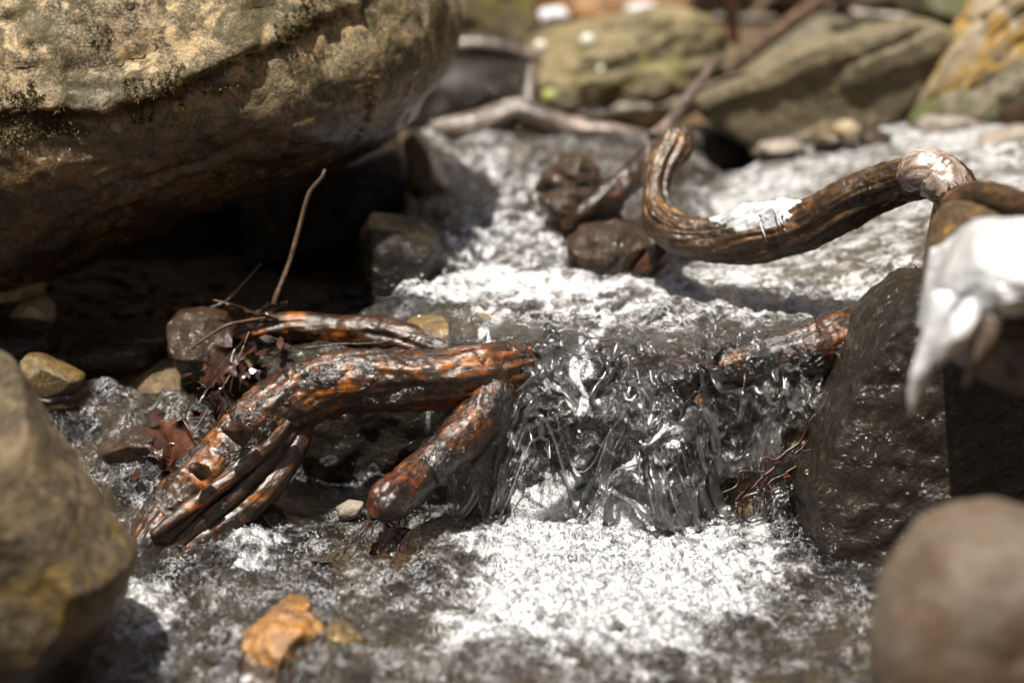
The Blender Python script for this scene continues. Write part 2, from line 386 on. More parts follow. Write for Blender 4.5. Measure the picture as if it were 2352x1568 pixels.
# colours
TAN, BRN, DRK, PALE = (.34, .26, .15), (.20, .15, .085), (.035, .028, .018), (.50, .44, .33)
MAT = dict(
    boulder=rock_mat('boulder_stone', (.37, .26, .125), (.12, .084, .04), (.014, .010, .006), (.56, .44, .27), 13, (.040, .032, .007), .42, (.44, .06), spot=.8),
    front_left=rock_mat('front_left_stone', (.115, .085, .048), (.055, .04, .022), (.02, .015, .009), (.20, .14, .07), 9, (.15, .095, .02), .10, (.05, .04)),
    smooth=rock_mat('smooth_stone', (.088, .068, .050), (.055, .037, .021), (.055, .026, .008), (.15, .12, .095), 11, None, 0, (-.02, .03), rough=(.5, .8), bump=1., spot=.55),
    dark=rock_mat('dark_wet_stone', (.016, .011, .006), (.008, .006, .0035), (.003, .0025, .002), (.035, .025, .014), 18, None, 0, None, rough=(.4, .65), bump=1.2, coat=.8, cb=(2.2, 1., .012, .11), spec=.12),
    olive=rock_mat('olive_stone', (.145, .112, .048), (.085, .066, .030), (.028, .022, .011), (.26, .21, .115), 11, (.16, .14, .03), .12, (.30, .02), spot=.3),
    slabrock=rock_mat('lichened_slab_stone', (.125, .10, .054), (.075, .06, .035), (.03, .024, .015), (.23, .18, .10), 16, (.10, .09, .02), .05, (.275, .02), spot=.3, speck=(.42, .36, .2)),
    mossy=rock_mat('orange_mossed_stone', (.24, .19, .125), (.15, .12, .075), (.06, .048, .022), (.40, .34, .25), 10, (.27, .15, .012), .50, None, spot=.3),
    darkmoss=rock_mat('dark_mossed_stone', (.10, .08, .05), (.06, .05, .03), (.02, .018, .012), (.22, .19, .12), 10, (.07, .08, .015), .35, None),
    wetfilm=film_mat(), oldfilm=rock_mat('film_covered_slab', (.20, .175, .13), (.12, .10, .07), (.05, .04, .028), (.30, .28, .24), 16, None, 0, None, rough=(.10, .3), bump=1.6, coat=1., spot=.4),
    brownwet=rock_mat('brown_wet_stone', (.036, .019, .009), (.018, .010, .005), (.005, .004, .003), (.08, .042, .02), 14, None, 0, None, rough=(.35, .6), bump=1.4, coat=.8, cb=(3, 1., .009, .11), spec=.15),
    golden=rock_mat('golden_brown_stone', (.16, .095, .026), (.07, .048, .018), (.02, .015, .008), (.28, .20, .08), 20, None, 0, None, rough=(.15, .45), bump=1.0, coat=.8),
    orange=rock_mat('orange_stone', (.36, .15, .025), (.16, .07, .02), (.035, .018, .01), (.46, .27, .12), 18, None, 0, None, rough=(.12, .4), bump=1.0, coat=.9),
    quartz=rock_mat('white_quartz', (.62, .60, .62), (.42, .41, .44), (.14, .13, .13), (.75, .74, .74), 12, None, 0, None, rough=(.2, .5), bump=.7, coat=.3, spot=0),
    grey=rock_mat('grey_brown_stone', (.22, .18, .15), (.15, .125, .10), (.06, .05, .04), (.34, .30, .25), 12, None, 0, None, spot=.2),
    bed=rock_mat('streambed_gravel', (.14, .088, .036), (.06, .038, .016), (.014, .010, .006), (.20, .135, .06), 16, None, 0, None, rough=(.5, .9), bump=1.6, coat=.1),
    root=wood_mat('wet_orange_root', (.006, .0035, .002), (.038, .014, .004), (.36, .11, .013), .42),
    rootdark=wood_mat('wet_dark_root', (.006, .004, .002), (.030, .012, .004), (.20, .065, .012), .34),
    rootred=wood_mat('wet_red_root', (.010, .005, .004), (.045, .012, .006), (.24, .055, .012), .28),
    drift=wood_mat('weathered_driftwood', (.016, .009, .005), (.070, .036, .014), (.24, .13, .055), .36, .45, None, .4, 45, .35),
    bleached=wood_mat('bleached_wood', (.10, .06, .035), (.30, .24, .20), (.50, .44, .42), .7, .4, None, .3, 40, .5),
    stump=wood_mat('foreground_limb_wood', (.02, .013, .008), (.07, .042, .02), (.30, .16, .03), .3, .4, None, .5, 30, .3),
    greywood=wood_mat('grey_wet_wood', (.035, .025, .018), (.10, .075, .06), (.26, .20, .17), .5, .5, None, .35, 40, .6),
    twig=wood_mat('twig_bark', (.03, .016, .009), (.09, .052, .028), (.22, .14, .085), .5, .3, None, .45, 60, .4),
    leaf=plain_mat('wet_red_leaf', (.060, .018, .010), (.11, .038, .018), 60, .3, .9),
    leafdark=plain_mat('wet_dark_leaf', (.018, .008, .006), (.050, .018, .011), 60, .3, .9),
    leafdry=plain_mat('dry_leaf', (.20, .11, .05), (.10, .055, .03), 20, .6, .1),
    ice=plain_mat('white_ice', (.62, .63, .64), (.34, .35, .37), 34, .25, .6, .4, .003, .15),
    glintw=plain_mat('white_glint', (.80, .78, .70), (.65, .62, .52), 60, .5),  # white for the glints painted on the blocky rock
    licheng=plain_mat('lime_lichen', (.45, .48, .17), (.34, .36, .12), 60, .7),
    moss=plain_mat('moss_fibres', (.045, .036, .010), (.12, .09, .018), 30, .8),
)
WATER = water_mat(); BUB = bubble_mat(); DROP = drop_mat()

# ------------------------------------------------------------------ water and bed heights
LX0, LX1 = -.03, .41
def U_level(x, y):
    u = np.interp(y, [-.6, 0, .10, .23, .3, .45, .6, .85, 1.0, 1.6], [.192, .196, .200, .207, .214, .240, .262, .284, .270, .27])
    left = sst(-.13-.10*sst(.2, .05, y), -.22-.10*sst(.2, .05, y), x)
    u = u-left*(u-.085)
    right = sst(.22, .36, x)*sst(.2, .3, y)
    return u-right*.07*sst(.25, .6, y)
def L_level(x, y):
    l = -.028*sst(-.12, -.5, y)
    ramp = sst(-.20, -.40, x)*np.clip((y+.12)*.52, 0, .115)
    return l+ramp
def lip(x):
    return .052+.012*np.sin(x*23+1)+.010*np.sin(x*51+2)+.12*sst(-.03, -.12, x)-.01*sst(.25, .4, x)
def frac(x, y, w=.125):
    yl = lip(x); w = w*(1+.22*np.sin(x*31+.5)*np.sin(x*13+2)+.08*np.sin(x*67)); return np.clip((y-(yl-w))/w, 0, 1)
def W_level(x, y):
    f = frac(x, y); f = 1-(1-f)**2.1; f = f*f*(3-2*f)*.35+f*.65
    return L_level(x, y)*(1-f)+U_level(x, y)*f

def pix2xy(px, py, lvl=0.0): v = PZ(px, py, lvl); return v[0], v[1]
FOAM = []   # (x, y, rx, ry, strength)
def foam_px(px, py, rx, ry, s, lvl):
    x, y = pix2xy(px, py, lvl); x2, _ = pix2xy(px+rx, py, lvl); _, y2 = pix2xy(px, py-ry, lvl)
    FOAM.append((x, y, abs(x2-x), max(abs(y2-y), .01), s))
for a in [(1430, 1260, 340, 120, .90, 0), (1330, 1390, 320, 110, .64, -.01), (1250, 1180, 160, 50, .6, 0), (1560, 1200, 260, 40, .6, 0), (1050, 1240, 120, 60, .32, 0), (330, 1400, 90, 55, .62, -.01),
          (590, 1250, 75, 45, .50, .01), (700, 1340, 160, 60, .28, 0), (520, 1340, 100, 50, .25, 0), (1080, 1340, 110, 60, .3, 0), (760, 1400, 90, 35, .3, -.01), (1450, 1530, 400, 40, .30, -.02), (1850, 1440, 160, 50, .26, -.02), (1000, 1320, 260, 90, .22, 0), (300, 1500, 160, 70, .26, -.02), (950, 1500, 200, 50, .2, -.02),
          (330, 1110, 80, 60, .3, .03), (1180, 658, 260, 34, .68, .205), (1550, 665, 250, 28, .52, .205), (1850, 680, 170, 30, .4, .2),
          (1500, 705, 360, 44, .46, .2), (1400, 765, 330, 32, .44, .19), (1850, 720, 160, 30, .45, .19), (900, 720, 90, 22, .6, .2), (1150, 560, 150, 90, .48, .24), (1080, 380, 110, 70, .42, .275), (1060, 330, 90, 40, .42, .28), (1250, 370, 120, 40, .30, .28), (1200, 470, 120, 60, .45, .255),
          (1700, 450, 120, 60, .4, .25)]:
    foam_px(*a)
def foam_at(x, y):
    f = np.zeros_like(x)
    wob = fbm(x*11, y*15, None, 3)*.55+fbm(x*45, y*38, None, 3)*.30
    for cx, cy, rx, ry, s in FOAM:
        d = ((x-cx)/rx)**2+((y-cy)/ry)**2
        f = np.maximum(f, s*np.clip(1.35-.75*d+wob, 0, 1))
    return f
HUMPS = [(590, 1240, .03, .022, .01), (330, 1390, .03, .018, -.01), (680, 1500, .075, .026, -.02), (800, 1560, .05, .02, -.02), (1150, 1560, .07, .022, -.02), (400, 1090, .05, .02, .03), (1430, 1500, .09, .012, -.02), (1900, 1480, .05, .012, -.02), (300, 930, .04, .012, .09)]
HUMPW = [(*pix2xy(a, b, l), r, h) for a, b, r, h, l in HUMPS]

def water():
    nx = 640
    xs = np.linspace(-.86, .62, nx)
    ys = np.concatenate([np.linspace(-1.0, -.50, 90, endpoint=False), np.linspace(-.50, -.12, 190, endpoint=False), np.linspace(-.12, .07, 175, endpoint=False),
                         np.linspace(.07, .30, 105, endpoint=False), np.linspace(.30, .95, 200)])
    X, Y = np.meshgrid(xs, ys)
    f = frac(X, Y); Z = W_level(X, Y)
    fallm = np.clip(4*f*(1-f)*1.3, 0, 1)*sst(-.16, -.05, X)
    fo = foam_at(X, Y)
    turb = np.clip(.35+.4*sst(.03, .07, Y)*sst(.25, .2, Y)+.5*fo+.35*sst(-.05, -.2, Y)+.5*sst(.3, .4, Y)+.5*sst(-.25, -.4, X)*sst(.1, 0, Y), 0, 1)
    turb = np.maximum(turb, fallm); cav = sst(-.13, -.19, X)*sst(.10, .18, Y); turb = turb*(1-cav)
    wx = X+.02*fbm(X*12, Y*12, None, 2); wy = Y+.02*fbm(X*12+7, Y*12+3, None, 2)
    n1 = fbm(wx*18, wy*14, None, 3); n2 = fbm(wx*55, wy*40, None, 3, rid=True)-.35; n3 = fbm(wx*120, wy*90, None, 2)
    casc = sst(.27, .36, Y)
    Z += (.013*n1*(.35+turb)+.009*n2*turb*(1-.5*casc)+.0028*n3*turb)*(1+.9*casc)*(1-fallm)
    for hx, hy, hr, h in HUMPW: Z += h*np.exp(-((X-hx)**2+(Y-hy)**2)/(hr*hr))
    # strands of the falling sheet push out towards the camera
    zc = W_level(X, Y)
    s1 = fbm(X*30+1.8*fbm(X*11, zc*22, None, 2), zc*17+Y*4, None, 3, rid=True)-.35
    s2 = fbm(X*70+2*fbm(X*20, zc*30, None, 2), zc*38, None, 3, rid=True)-.35
    env = fallm
    s0 = fbm(X*15+2+.8*fbm(X*9, zc*9, None, 2), zc*13, None, 2)
    Yd = Y-env*(.042*s0+.030*np.maximum(s1, -.5)+.012*s2+.012)
    Xd = X+env*(.010*fbm(X*25, zc*25, None, 2))
    Z = Z+env*.010*fbm(X*40, zc*22+4, None, 3)
    ny = len(ys)
    V = np.stack([Xd, Yd, Z], 2).reshape(-1, 3)
    i = np.arange(ny-1)[:, None]*nx; j = np.arange(nx-1)[None, :]
    F = np.stack([(i+j).ravel(), (i+j+1).ravel(), (i+nx+j+1).ravel(), (i+nx+j).ravel()], 1)
    me = mesh_np('stream_water', V, F)
    basefoam = foam_at(X, Y)
    zc = W_level(X, Y)
    basefoam = np.where(Y < lip(X)-.02, basefoam*sst(.30, .03, f), basefoam*sst(.70, 1.0, f))
    basefoam = np.maximum(basefoam, .95*fallm*sst(.0, .36, fbm(X*16+5+1.2*fbm(X*14, zc*20, None, 2), zc*15+1.1*fbm(X*12+4, zc*18, None, 2), None, 4)))
    basefoam = np.maximum(basefoam, .75*fallm*sst(.42, .05, f)*sst(-.3, .3, fbm(X*16, f*3, None, 2)))
    attr(me, 'foam', basefoam.ravel()); attr(me, 'fall', fallm.ravel()); attr(me, 'turb', turb.ravel())
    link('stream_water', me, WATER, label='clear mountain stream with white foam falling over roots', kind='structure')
    return V.reshape(ny, nx, 3), basefoam, fallm, xs, ys
WV, WF, WFALL, WXS, WYS = water()
def wz(x, y):
    i = np.clip(np.searchsorted(WYS, y), 0, len(WYS)-1); j = np.clip(np.searchsorted(WXS, x), 0, len(WXS)-1)
    return WV[i, j, 2]

def bed_h(x, y):
    f = sst(0, 1, np.clip((y-(lip(x)-.06))/.07, 0, 1))
    low = -.055+sst(-.22, -.40, x)*np.clip((y+.14)*.5, 0, .13)
    lf = sst(-.13, -.2, x); up = (U_level(x, y)-.05)*(1-lf)+.12*lf
    b = low*(1-f)+up*f
    wallb = np.clip(np.abs(x+.03)-.78, 0, None)
    bank = .5*wallb+.10*sst(.0, .15, wallb)+1.1*np.clip(wallb-.45, 0, None)  # unseen banks made steep and high to cut off low sky light
    back = np.clip(y-1.35, 0, None)*.20+.75*np.clip(y-3.0, 0, None)+.6*np.clip(-3.2-y, 0, None)
    bank = np.where(bank > 4, 4+(bank-4)*.12, bank); back = np.where(back > 5, 5+(back-5)*.1, back)
    return b+bank+back
def bed():
    a = np.linspace(-1, 1, 360); xs = np.sign(a)*(np.abs(a)*.9+np.abs(a)**6*13)
    b = np.linspace(0, 1, 420); ys = -1.1+b*2.9+b**7*16
    ys = np.concatenate([np.linspace(-14, -1.12, 60), ys])
    X, Y = np.meshgrid(xs, ys); Z = bed_h(X, Y)
    Z += .012*fbm(X*10, Y*10, None, 4)+.006*(fbm(X*38, Y*38, None, 3, rid=True)-.4)
    far = sst(1.3, 3, Y)+sst(.9, 2, np.abs(X)); Z += np.clip(far, 0, 1)*(.12*fbm(X*1.4, Y*1.4, None, 4)+.03*fbm(X*8, Y*8, None, 3))
    nx = len(xs); ny = len(ys)
    i = np.arange(ny-1)[:, None]*nx; j = np.arange(nx-1)[None, :]
    F = np.stack([(i+j).ravel(), (i+j+1).ravel(), (i+nx+j+1).ravel(), (i+nx+j).ravel()], 1)
    me = mesh_np('ground', np.stack([X, Y, Z], 2).reshape(-1, 3), F)
    link('ground', me, MAT['bed'], label='dark gravelly streambed and unseen banks raised steep to block low sky', kind='structure')
bed()

# ------------------------------------------------------------------ boulder
crack_px = [(-60, 290), (60, 250), (180, 262), (330, 240), (430, 195), (520, 150), (600, 120), (665, 92), (745, 52), (800, 20)]
crack_w = np.array([P(a, b, .45)[[0, 2]] for a, b in crack_px])
def seg_dist(p, poly):
    best = np.full(len(p), 9.0); side = np.zeros(len(p))
    for a, b in zip(poly[:-1], poly[1:]):
        d = b-a; t = np.clip(((p-a)@d)/(d@d), 0, 1); q = p-(a+t[:, None]*d); dist = np.hypot(q[:, 0], q[:, 1])
        s = d[0]*q[:, 1]-d[1]*q[:, 0]; k = dist < best; best[k] = dist[k]; side[k] = np.sign(s[k])
    return best, side
def boulder_post(V, n):
    # project from the camera side onto the silhouette plane to place ledges
    t = (.45-CY)/(V[:, 1]-CY); q = np.stack([V[:, 0]*t, CZ+(V[:, 2]-CZ)*t], 1)
    q = q+.012*np.stack([fbm(V[:, 0]*20, V[:, 1]*20, V[:, 2]*20, 3), fbm(V[:, 0]*20+9, V[:, 1]*20, V[:, 2]*20, 3)], 1)
    d, s = seg_dist(q, crack_w)
    front = sst(.45, .3, V[:, 1])
    up = (s > 0)
    dd = np.where(up, .010*np.exp(-(d/.03)**2), 0)-.013*np.exp(-(d/.0045)**2)-np.where(~up, .004*np.exp(-(d/.05)**2), 0)
    for off, a in ((.055, .006), (.12, .005), (-.10, .006)):
        d2 = np.abs(d*s-off); dd = dd-a*np.exp(-(d2/.004)**2)*(fbm(V[:, 0]*9+off*50, V[:, 1]*9, V[:, 2]*9, 2) > .05)
    r = fbm(V[:, 0]*32, V[:, 1]*32, V[:, 2]*48, 4, rid=True)-.5
    dd = dd+.006*r*front
    return V+n*(dd*np.where(front > 0, 1, 0))[:, None]
bo = rock('mossy_boulder', [(1045, 20), (1038, 110), (1005, 180), (965, 235), (945, 280), (860, 325), (700, 382), (560, 430), (430, 478), (300, 535), (150, 585), (0, 610), (-200, 610), (-400, 520), (-520, 250),
     (-450, -100), (-250, -350), (100, -470), (500, -460), (820, -330), (1000, -120)], .45, .36, MAT['boulder'],
     'huge tan boulder with dark moss and a long crack, overhanging the stream', 'boulder', sub=7, pw=2.25, tilt=.36, amp=.022, fr=5, post=boulder_post, fine=.2)
def moss_on(parent_obj, n, seed, thr=.55, size=.005, name='moss', zone=None, fs=15.):
    """tufts of short curled fibres where the patch noise is high"""
    r = np.random.default_rng(seed); me = parent_obj.data
    co = np.empty(len(me.vertices)*3, np.float32); me.vertices.foreach_get('co', co); co = co.reshape(-1, 3)
    no = np.empty(len(me.vertices)*3, np.float32); me.vertices.foreach_get('normal', no); no = no.reshape(-1, 3)
    w = co+np.array(parent_obj.location)
    k = fbm(co[:, 0]*fs+3, co[:, 1]*fs, co[:, 2]*fs, 4)
    ok = (k > thr) & (no[:, 1] < .25)
    if zone is not None: ok &= zone(w)
    idx = np.nonzero(ok)[0]
    if len(idx) == 0: return
    idx = r.choice(idx, n)
    c = co[idx]+r.normal(size=(n, 3))*.0015; nn = no[idx]+r.normal(size=(n, 3))*.7; nn /= np.linalg.norm(nn, axis=1)[:, None]
    s = np.cross(nn, r.normal(size=(n, 3))); s /= np.linalg.norm(s, axis=1)[:, None]
    L = size*r.uniform(.4, 1.3, n)[:, None]; wd = .0006
    bend = r.normal(size=(n, 3))*L*.5
    a = c-s*wd; b = c+s*wd; m1 = c+nn*L*.6+bend*.4; tip = c+nn*L+bend
    V = np.stack([a, b, m1+s*wd*.8, m1-s*wd*.8, tip], 1).reshape(-1, 3); o = np.arange(n)[:, None]*5
    F = np.vstack([o+np.array([[0, 1, 2]]), o+np.array([[0, 2, 3]]), o+np.array([[3, 2, 4]])])
    link(name, mesh_np(name, V, F, False), MAT['moss'], parent_obj, kind='stuff')
crk = crack_w
def mz(w):
    t = (.45-CY)/(w[:, 1]-CY); q = np.stack([w[:, 0]*t, CZ+(w[:, 2]-CZ)*t], 1); return seg_dist(q, crk)[0] < .035+.03*fbm(w[:, 0]*7, w[:, 1]*7, w[:, 2]*7, 2)
moss_on(bo, 7000, 3, .12, .0042, 'moss', mz)
moss_on(bo, 14000, 4, .36, .0036, 'moss', None, 11.)

# ------------------------------------------------------------------ other rocks
def strata(slope, f, a):
    def g(V, n):
        t = (V[:, 2]-slope*V[:, 0]+.012*fbm(V[:, 0]*7, V[:, 1]*7, V[:, 2]*7, 3))*f
        q = t-np.floor(t); k = np.floor(t)
        st = (np.sin(k*12.9)*.5+.5)*a-.6*a*np.exp(-(np.minimum(q, 1-q)/.10)**2)
        return V+n*(st*sst(-.1, .25, fbm(V[:, 0]*5+k, V[:, 1]*5, V[:, 2]*5, 2)+.1))[:, None]
    return g
def rk(*a, **k): return rock(*a, **k)
rk('wet_rock', [(2145, 650), (2095, 662), (2050, 695), (1995, 755), (1963, 815), (1928, 890), (1890, 965), (1862, 1045), (1815, 1130), (1765, 1225), (1715, 1300), (1730, 1370), (1840, 1390), (1930, 1390),
    (2060, 1330), (2200, 1330), (2400, 1330), (2700, 1200), (2750, 900), (2650, 700), (2400, 640)], -.10, .13, MAT['dark'],
   'large dark brown wet rock with silvery glints beneath the ice-topped limb on the right', sub=7, pw=5, tilt=.12, amp=.009, fr=10, cuts=7, seed=3, fine=.7, cutlo=.6)
rk('smooth_stone', [(2205, 1188), (2130, 1225), (2075, 1290), (2030, 1370), (2005, 1460), (2000, 1560), (2030, 1660), (2120, 1760), (2300, 1810), (2480, 1740), (2580, 1600), (2600, 1450), (2540, 1290), (2420, 1200), (2310, 1175)],
   -.72, .09, MAT['smooth'], 'smooth rounded grey-brown stone in the near right corner', 'stone', sub=6, pw=3.0, tilt=.0, amp=.007, fr=8, seed=4, fine=.4)
rk('mossy_rock', [(-60, 800), (0, 835), (45, 905), (90, 975), (138, 1050), (190, 1115), (228, 1195), (275, 1245), (306, 1280), (290, 1330), (280, 1390), (235, 1450), (200, 1520), (165, 1600), (100, 1720), (-100, 1780), (-320, 1650), (-420, 1300), (-330, 950), (-180, 800)],
   -.42, .12, MAT['front_left'], 'tan and ochre rough rock out of focus at the near left edge', sub=7, pw=2.6, tilt=.0, amp=.010, fr=10, cuts=5, seed=9, cutlo=.8, fine=.35)
rk('orange_rock', [(45, 830), (60, 812), (90, 812), (150, 840), (195, 865), (175, 890), (120, 910), (60, 905)], .07, .035, MAT['golden'],
   'small orange-brown wedge rock behind the near left rock', sub=5, pw=2.5, amp=.004, fr=20, cuts=3, seed=2)
rk('wet_rock', [(380, 745), (405, 718), (460, 712), (520, 722), (545, 760), (545, 840), (500, 875), (420, 860), (385, 810)], .12, .05, MAT['brownwet'],
   'brown wet rock with droplets at the left end of the upper root', sub=6, pw=2.5, amp=.006, fr=18, cuts=3, seed=6)
rk('quartz_rock', [(-40, 640), (10, 622), (70, 625), (105, 650), (100, 675), (40, 690), (-40, 700)], .30, .04, MAT['quartz'],
   'pale quartz chunk in the dark hollow at far left, upper of two', sub=5, pw=3, amp=.003, fr=20, cuts=3, seed=7)
rk('quartz_rock', [(30, 710), (55, 688), (100, 682), (125, 705), (125, 735), (70, 742), (25, 740)], .27, .03, MAT['quartz'],
   'bluish white quartz piece in the dark hollow at far left, lower of two', sub=5, pw=3, amp=.003, fr=20, cuts=3, seed=8)
rk('dark_rock', [(-60, 745), (60, 735), (130, 750), (140, 800), (120, 860), (-60, 880)], .22, .06, MAT['dark'], 'blackish rock under the white quartz pieces at far left', sub=5, amp=.006, cuts=3, seed=10)
rk('ledge_rock', [(150, 800), (220, 765), (330, 760), (385, 770), (390, 830), (280, 850), (160, 840)], .20, .06, MAT['dark'], 'dim mossy ledge deep under the boulder beside the brown wet rock', sub=5, amp=.006, seed=11)
rk('wet_rock', [(832, 520), (850, 500), (900, 505), (960, 520), (1005, 545), (1030, 600), (1025, 660), (960, 700), (880, 720), (840, 700), (825, 620)], .30, .08, MAT['dark'],
   'black wet rock with water spilling over its lip left of the cascade', sub=6, pw=4, amp=.006, fr=14, cuts=3, seed=12)
rk('shade_rock', [(-900, 300), (-300, 350), (-60, 500), (-40, 620), (-60, 800), (-300, 900), (-900, 900)], .35, .30, MAT['dark'], 'added unseen black rock blocking light from the left of the hollow under the boulder', sub=5, amp=.02, cuts=2, seed=61)  # added out of view to keep side light out of the hollow
rk('channel_rock', [(925, 320), (950, 300), (985, 330), (1020, 400), (1060, 450), (1030, 480), (980, 480), (940, 430)], .60, .06, MAT['golden'], 'golden brown rock wedge between the boulder and the cascade', sub=5, amp=.006, cuts=3, seed=13)
rk('shade_rock', [(560, 440), (760, 360), (920, 330), (960, 420), (940, 520), (850, 560), (700, 640), (560, 640)], .72, .10, MAT['dark'], 'added black rock standing in for shade in the hollow behind the slanting twig', sub=5, amp=.01, cuts=3, seed=14)  # black rock put in to darken the shaded hollow
rk('shade_rock', [(-900, 200), (0, 300), (500, 300), (800, 250), (930, 300), (940, 440), (850, 560), (700, 700), (400, 780), (0, 800), (-900, 800)], .92, .16, MAT['dark'], 'added black rock wall standing in for shade at the back of the hollow under the boulder', sub=5, amp=.02, cuts=3, seed=15)  # black backdrop put in where the hollow is only in shade
rk('hollow_shade_rock', [(590, 800), (760, 780), (950, 800), (1120, 850), (1150, 960), (1120, 1080), (980, 1110), (720, 1110), (600, 1040), (570, 900)], .10, .055, MAT['dark'],  # put in and coloured black so the gap under the arch goes dark
   'added rock coloured black for the deep shade under the root arch', sub=6, pw=4, amp=.012, fr=16, cuts=3, seed=27)
rk('submerged_rock', [(920, 752), (945, 732), (1000, 722), (1090, 718), (1180, 724), (1245, 756), (1265, 800), (1180, 840), (1000, 830), (930, 790)], .105, .06, MAT['golden'],
   'golden mossy rock in the upper pool with water sliding over it', sub=6, pw=2.6, amp=.008, fr=26, seed=16)
rk('arched_rock', [(1225, 432), (1245, 395), (1290, 362), (1335, 352), (1372, 378), (1390, 425), (1350, 450), (1260, 450)], .50, .05, MAT['brownwet'], 'dark brown arched rock in the middle of the cascade', sub=6, pw=2.4, fr=16, fine=.5, amp=.010, cuts=2, seed=17)
rk('brown_rock', [(1235, 450), (1300, 432), (1380, 440), (1430, 470), (1420, 520), (1340, 535), (1260, 505)], .42, .05, MAT['brownwet'], 'speckled red-brown wet rock just below the arched rock', sub=6, amp=.010, fine=.5, fr=20, cuts=2, seed=18)
rk('brown_rock', [(1300, 560), (1340, 530), (1420, 520), (1490, 545), (1500, 600), (1470, 650), (1380, 660), (1310, 640)], .31, .06, MAT['brownwet'], 'reddish brown wet rock beside the foot of the cascade', sub=6, amp=.010, fine=.5, fr=16, cuts=3, seed=19)
rk('gold_rock', [(1640, 1190), (1670, 1090), (1720, 1020), (1790, 950), (1860, 900), (1930, 880), (1960, 1000), (1900, 1200), (1800, 1240), (1690, 1230)], .0, .06, MAT['golden'],
   'wet golden brown rock between the waterfall and the big dark rock', sub=6, pw=2.6, amp=.012, fr=18, cuts=2, seed=20)
for pts, Yq, mt, lb, sd in (([(560, 1470), (620, 1432), (700, 1428), (745, 1460), (760, 1540), (740, 1640), (620, 1660), (550, 1580)], -.40, 'orange', 'largest orange stone under foamy water in the near left foreground', 21),
      ([(600, 1440), (650, 1408), (705, 1415), (715, 1450), (660, 1475), (610, 1470)], -.36, 'orange', 'small orange stone above the largest orange one in the near water', 62),
      ([(735, 1480), (780, 1455), (830, 1490), (850, 1560), (800, 1620), (745, 1590)], -.40, 'golden', 'amber brown stone right of the largest orange one in the near water', 63),
      ([(480, 1560), (530, 1520), (575, 1540), (580, 1620), (500, 1650)], -.42, 'brownwet', 'brown stone left of the largest orange one in the near water', 64)):
    rk('sunken_stone', [(a_, b_-8) for a_, b_ in pts], Yq, .06, MAT[mt], lb, 'stone', sub=6, pw=2.4, amp=.010, fr=22, cuts=4, seed=sd, fine=.4, group='stones in the foreground water')
rk('cavity_stone', [(555, 1190), (585, 1168), (635, 1172), (662, 1195), (655, 1225), (590, 1235)], -.06, .03, MAT['golden'], 'small shiny olive-brown stone in the shade below the root arch', 'stone', sub=5, amp=.003, fr=30, cuts=4, seed=22)
rk('pale_stone', [(765, 1170), (800, 1150), (835, 1155), (830, 1180), (790, 1195)], -.07, .015, MAT['grey'], 'little greyish pebble left of the cut root stub', 'pebble', sub=4, amp=.002, cuts=2, seed=23)
rk('submerged_rock', [(650, 1340), (690, 1300), (760, 1290), (770, 1330), (720, 1370), (660, 1370)], -.17, .03, MAT['golden'], 'olive stone just under the water below the root stub', sub=5, amp=.003, cuts=2, seed=24)
rk('submerged_rock', [(230, 1020), (300, 985), (390, 980), (440, 1030), (400, 1085), (280, 1085)], .0, .05, MAT['brownwet'], 'brown rock under rippling water left of the red leaves', sub=5, amp=.005, cuts=2, seed=25)
rk('ledge_rock', [(1120, 900), (1200, 850), (1500, 840), (1700, 850), (1760, 950), (1720, 1100), (1500, 1180), (1250, 1190), (1130, 1100)], .06, .06, MAT['dark'], 'dark ledge rock seen through the falling water', sub=6, pw=3.5, amp=.012, fr=16, cuts=3, seed=26)
# wet slab on the right, laid out in plan
def slab():
    out = np.array([(.12, .25), (.22, .215), (.34, .19), (.5, .14), (.66, .10), (1.0, .08), (1.35, .4), (1.3, 1.1), (.95, 1.16), (.62, 1.0), (.42, .90), (.30, .80), (.235, .62), (.17, .42)])
    c = np.array([.65, .58]); D, F = ico(7)
    rho = np.hypot(D[:, 0], D[:, 1]); th = np.arctan2(D[:, 1], D[:, 0]); pw = 7
    nn = (rho**pw+np.abs(D[:, 2])**pw)**(1/pw); Rr = poly_radius(out, c, th, 2)
    X = c[0]+Rr*rho/nn*np.cos(th); Y = c[1]+Rr*rho/nn*np.sin(th); q = D[:, 2]/nn
    top = .216+.055*(Y-.23)+.17*np.maximum(0, X-.35)-.03*sst(.35, .15, X)*sst(.3, .5, Y)
    st = fbm(X*7+Y*3, Y*14, None, 3); top = top+.014*st+.004*fbm(X*60, Y*45, None, 3, rid=True)+.003*fbm(X*130, Y*100, None, 2)
    top = top+.008*np.round(st*2.5)/2.5
    Z = np.where(q > 0, top-(1-q)*.05, top-.05-(-q)*.10)
    V = np.stack([X, Y, Z], 1); cen = np.array([.65, .58, .2]); me = mesh_np('wet_slab', V-cen, F)
    link('wet_slab', me, MAT['wetfilm'], None, 'broad sloping slab under a film of water with painted silvery sparkles behind the driftwood', 'rock', loc=cen)
slab()
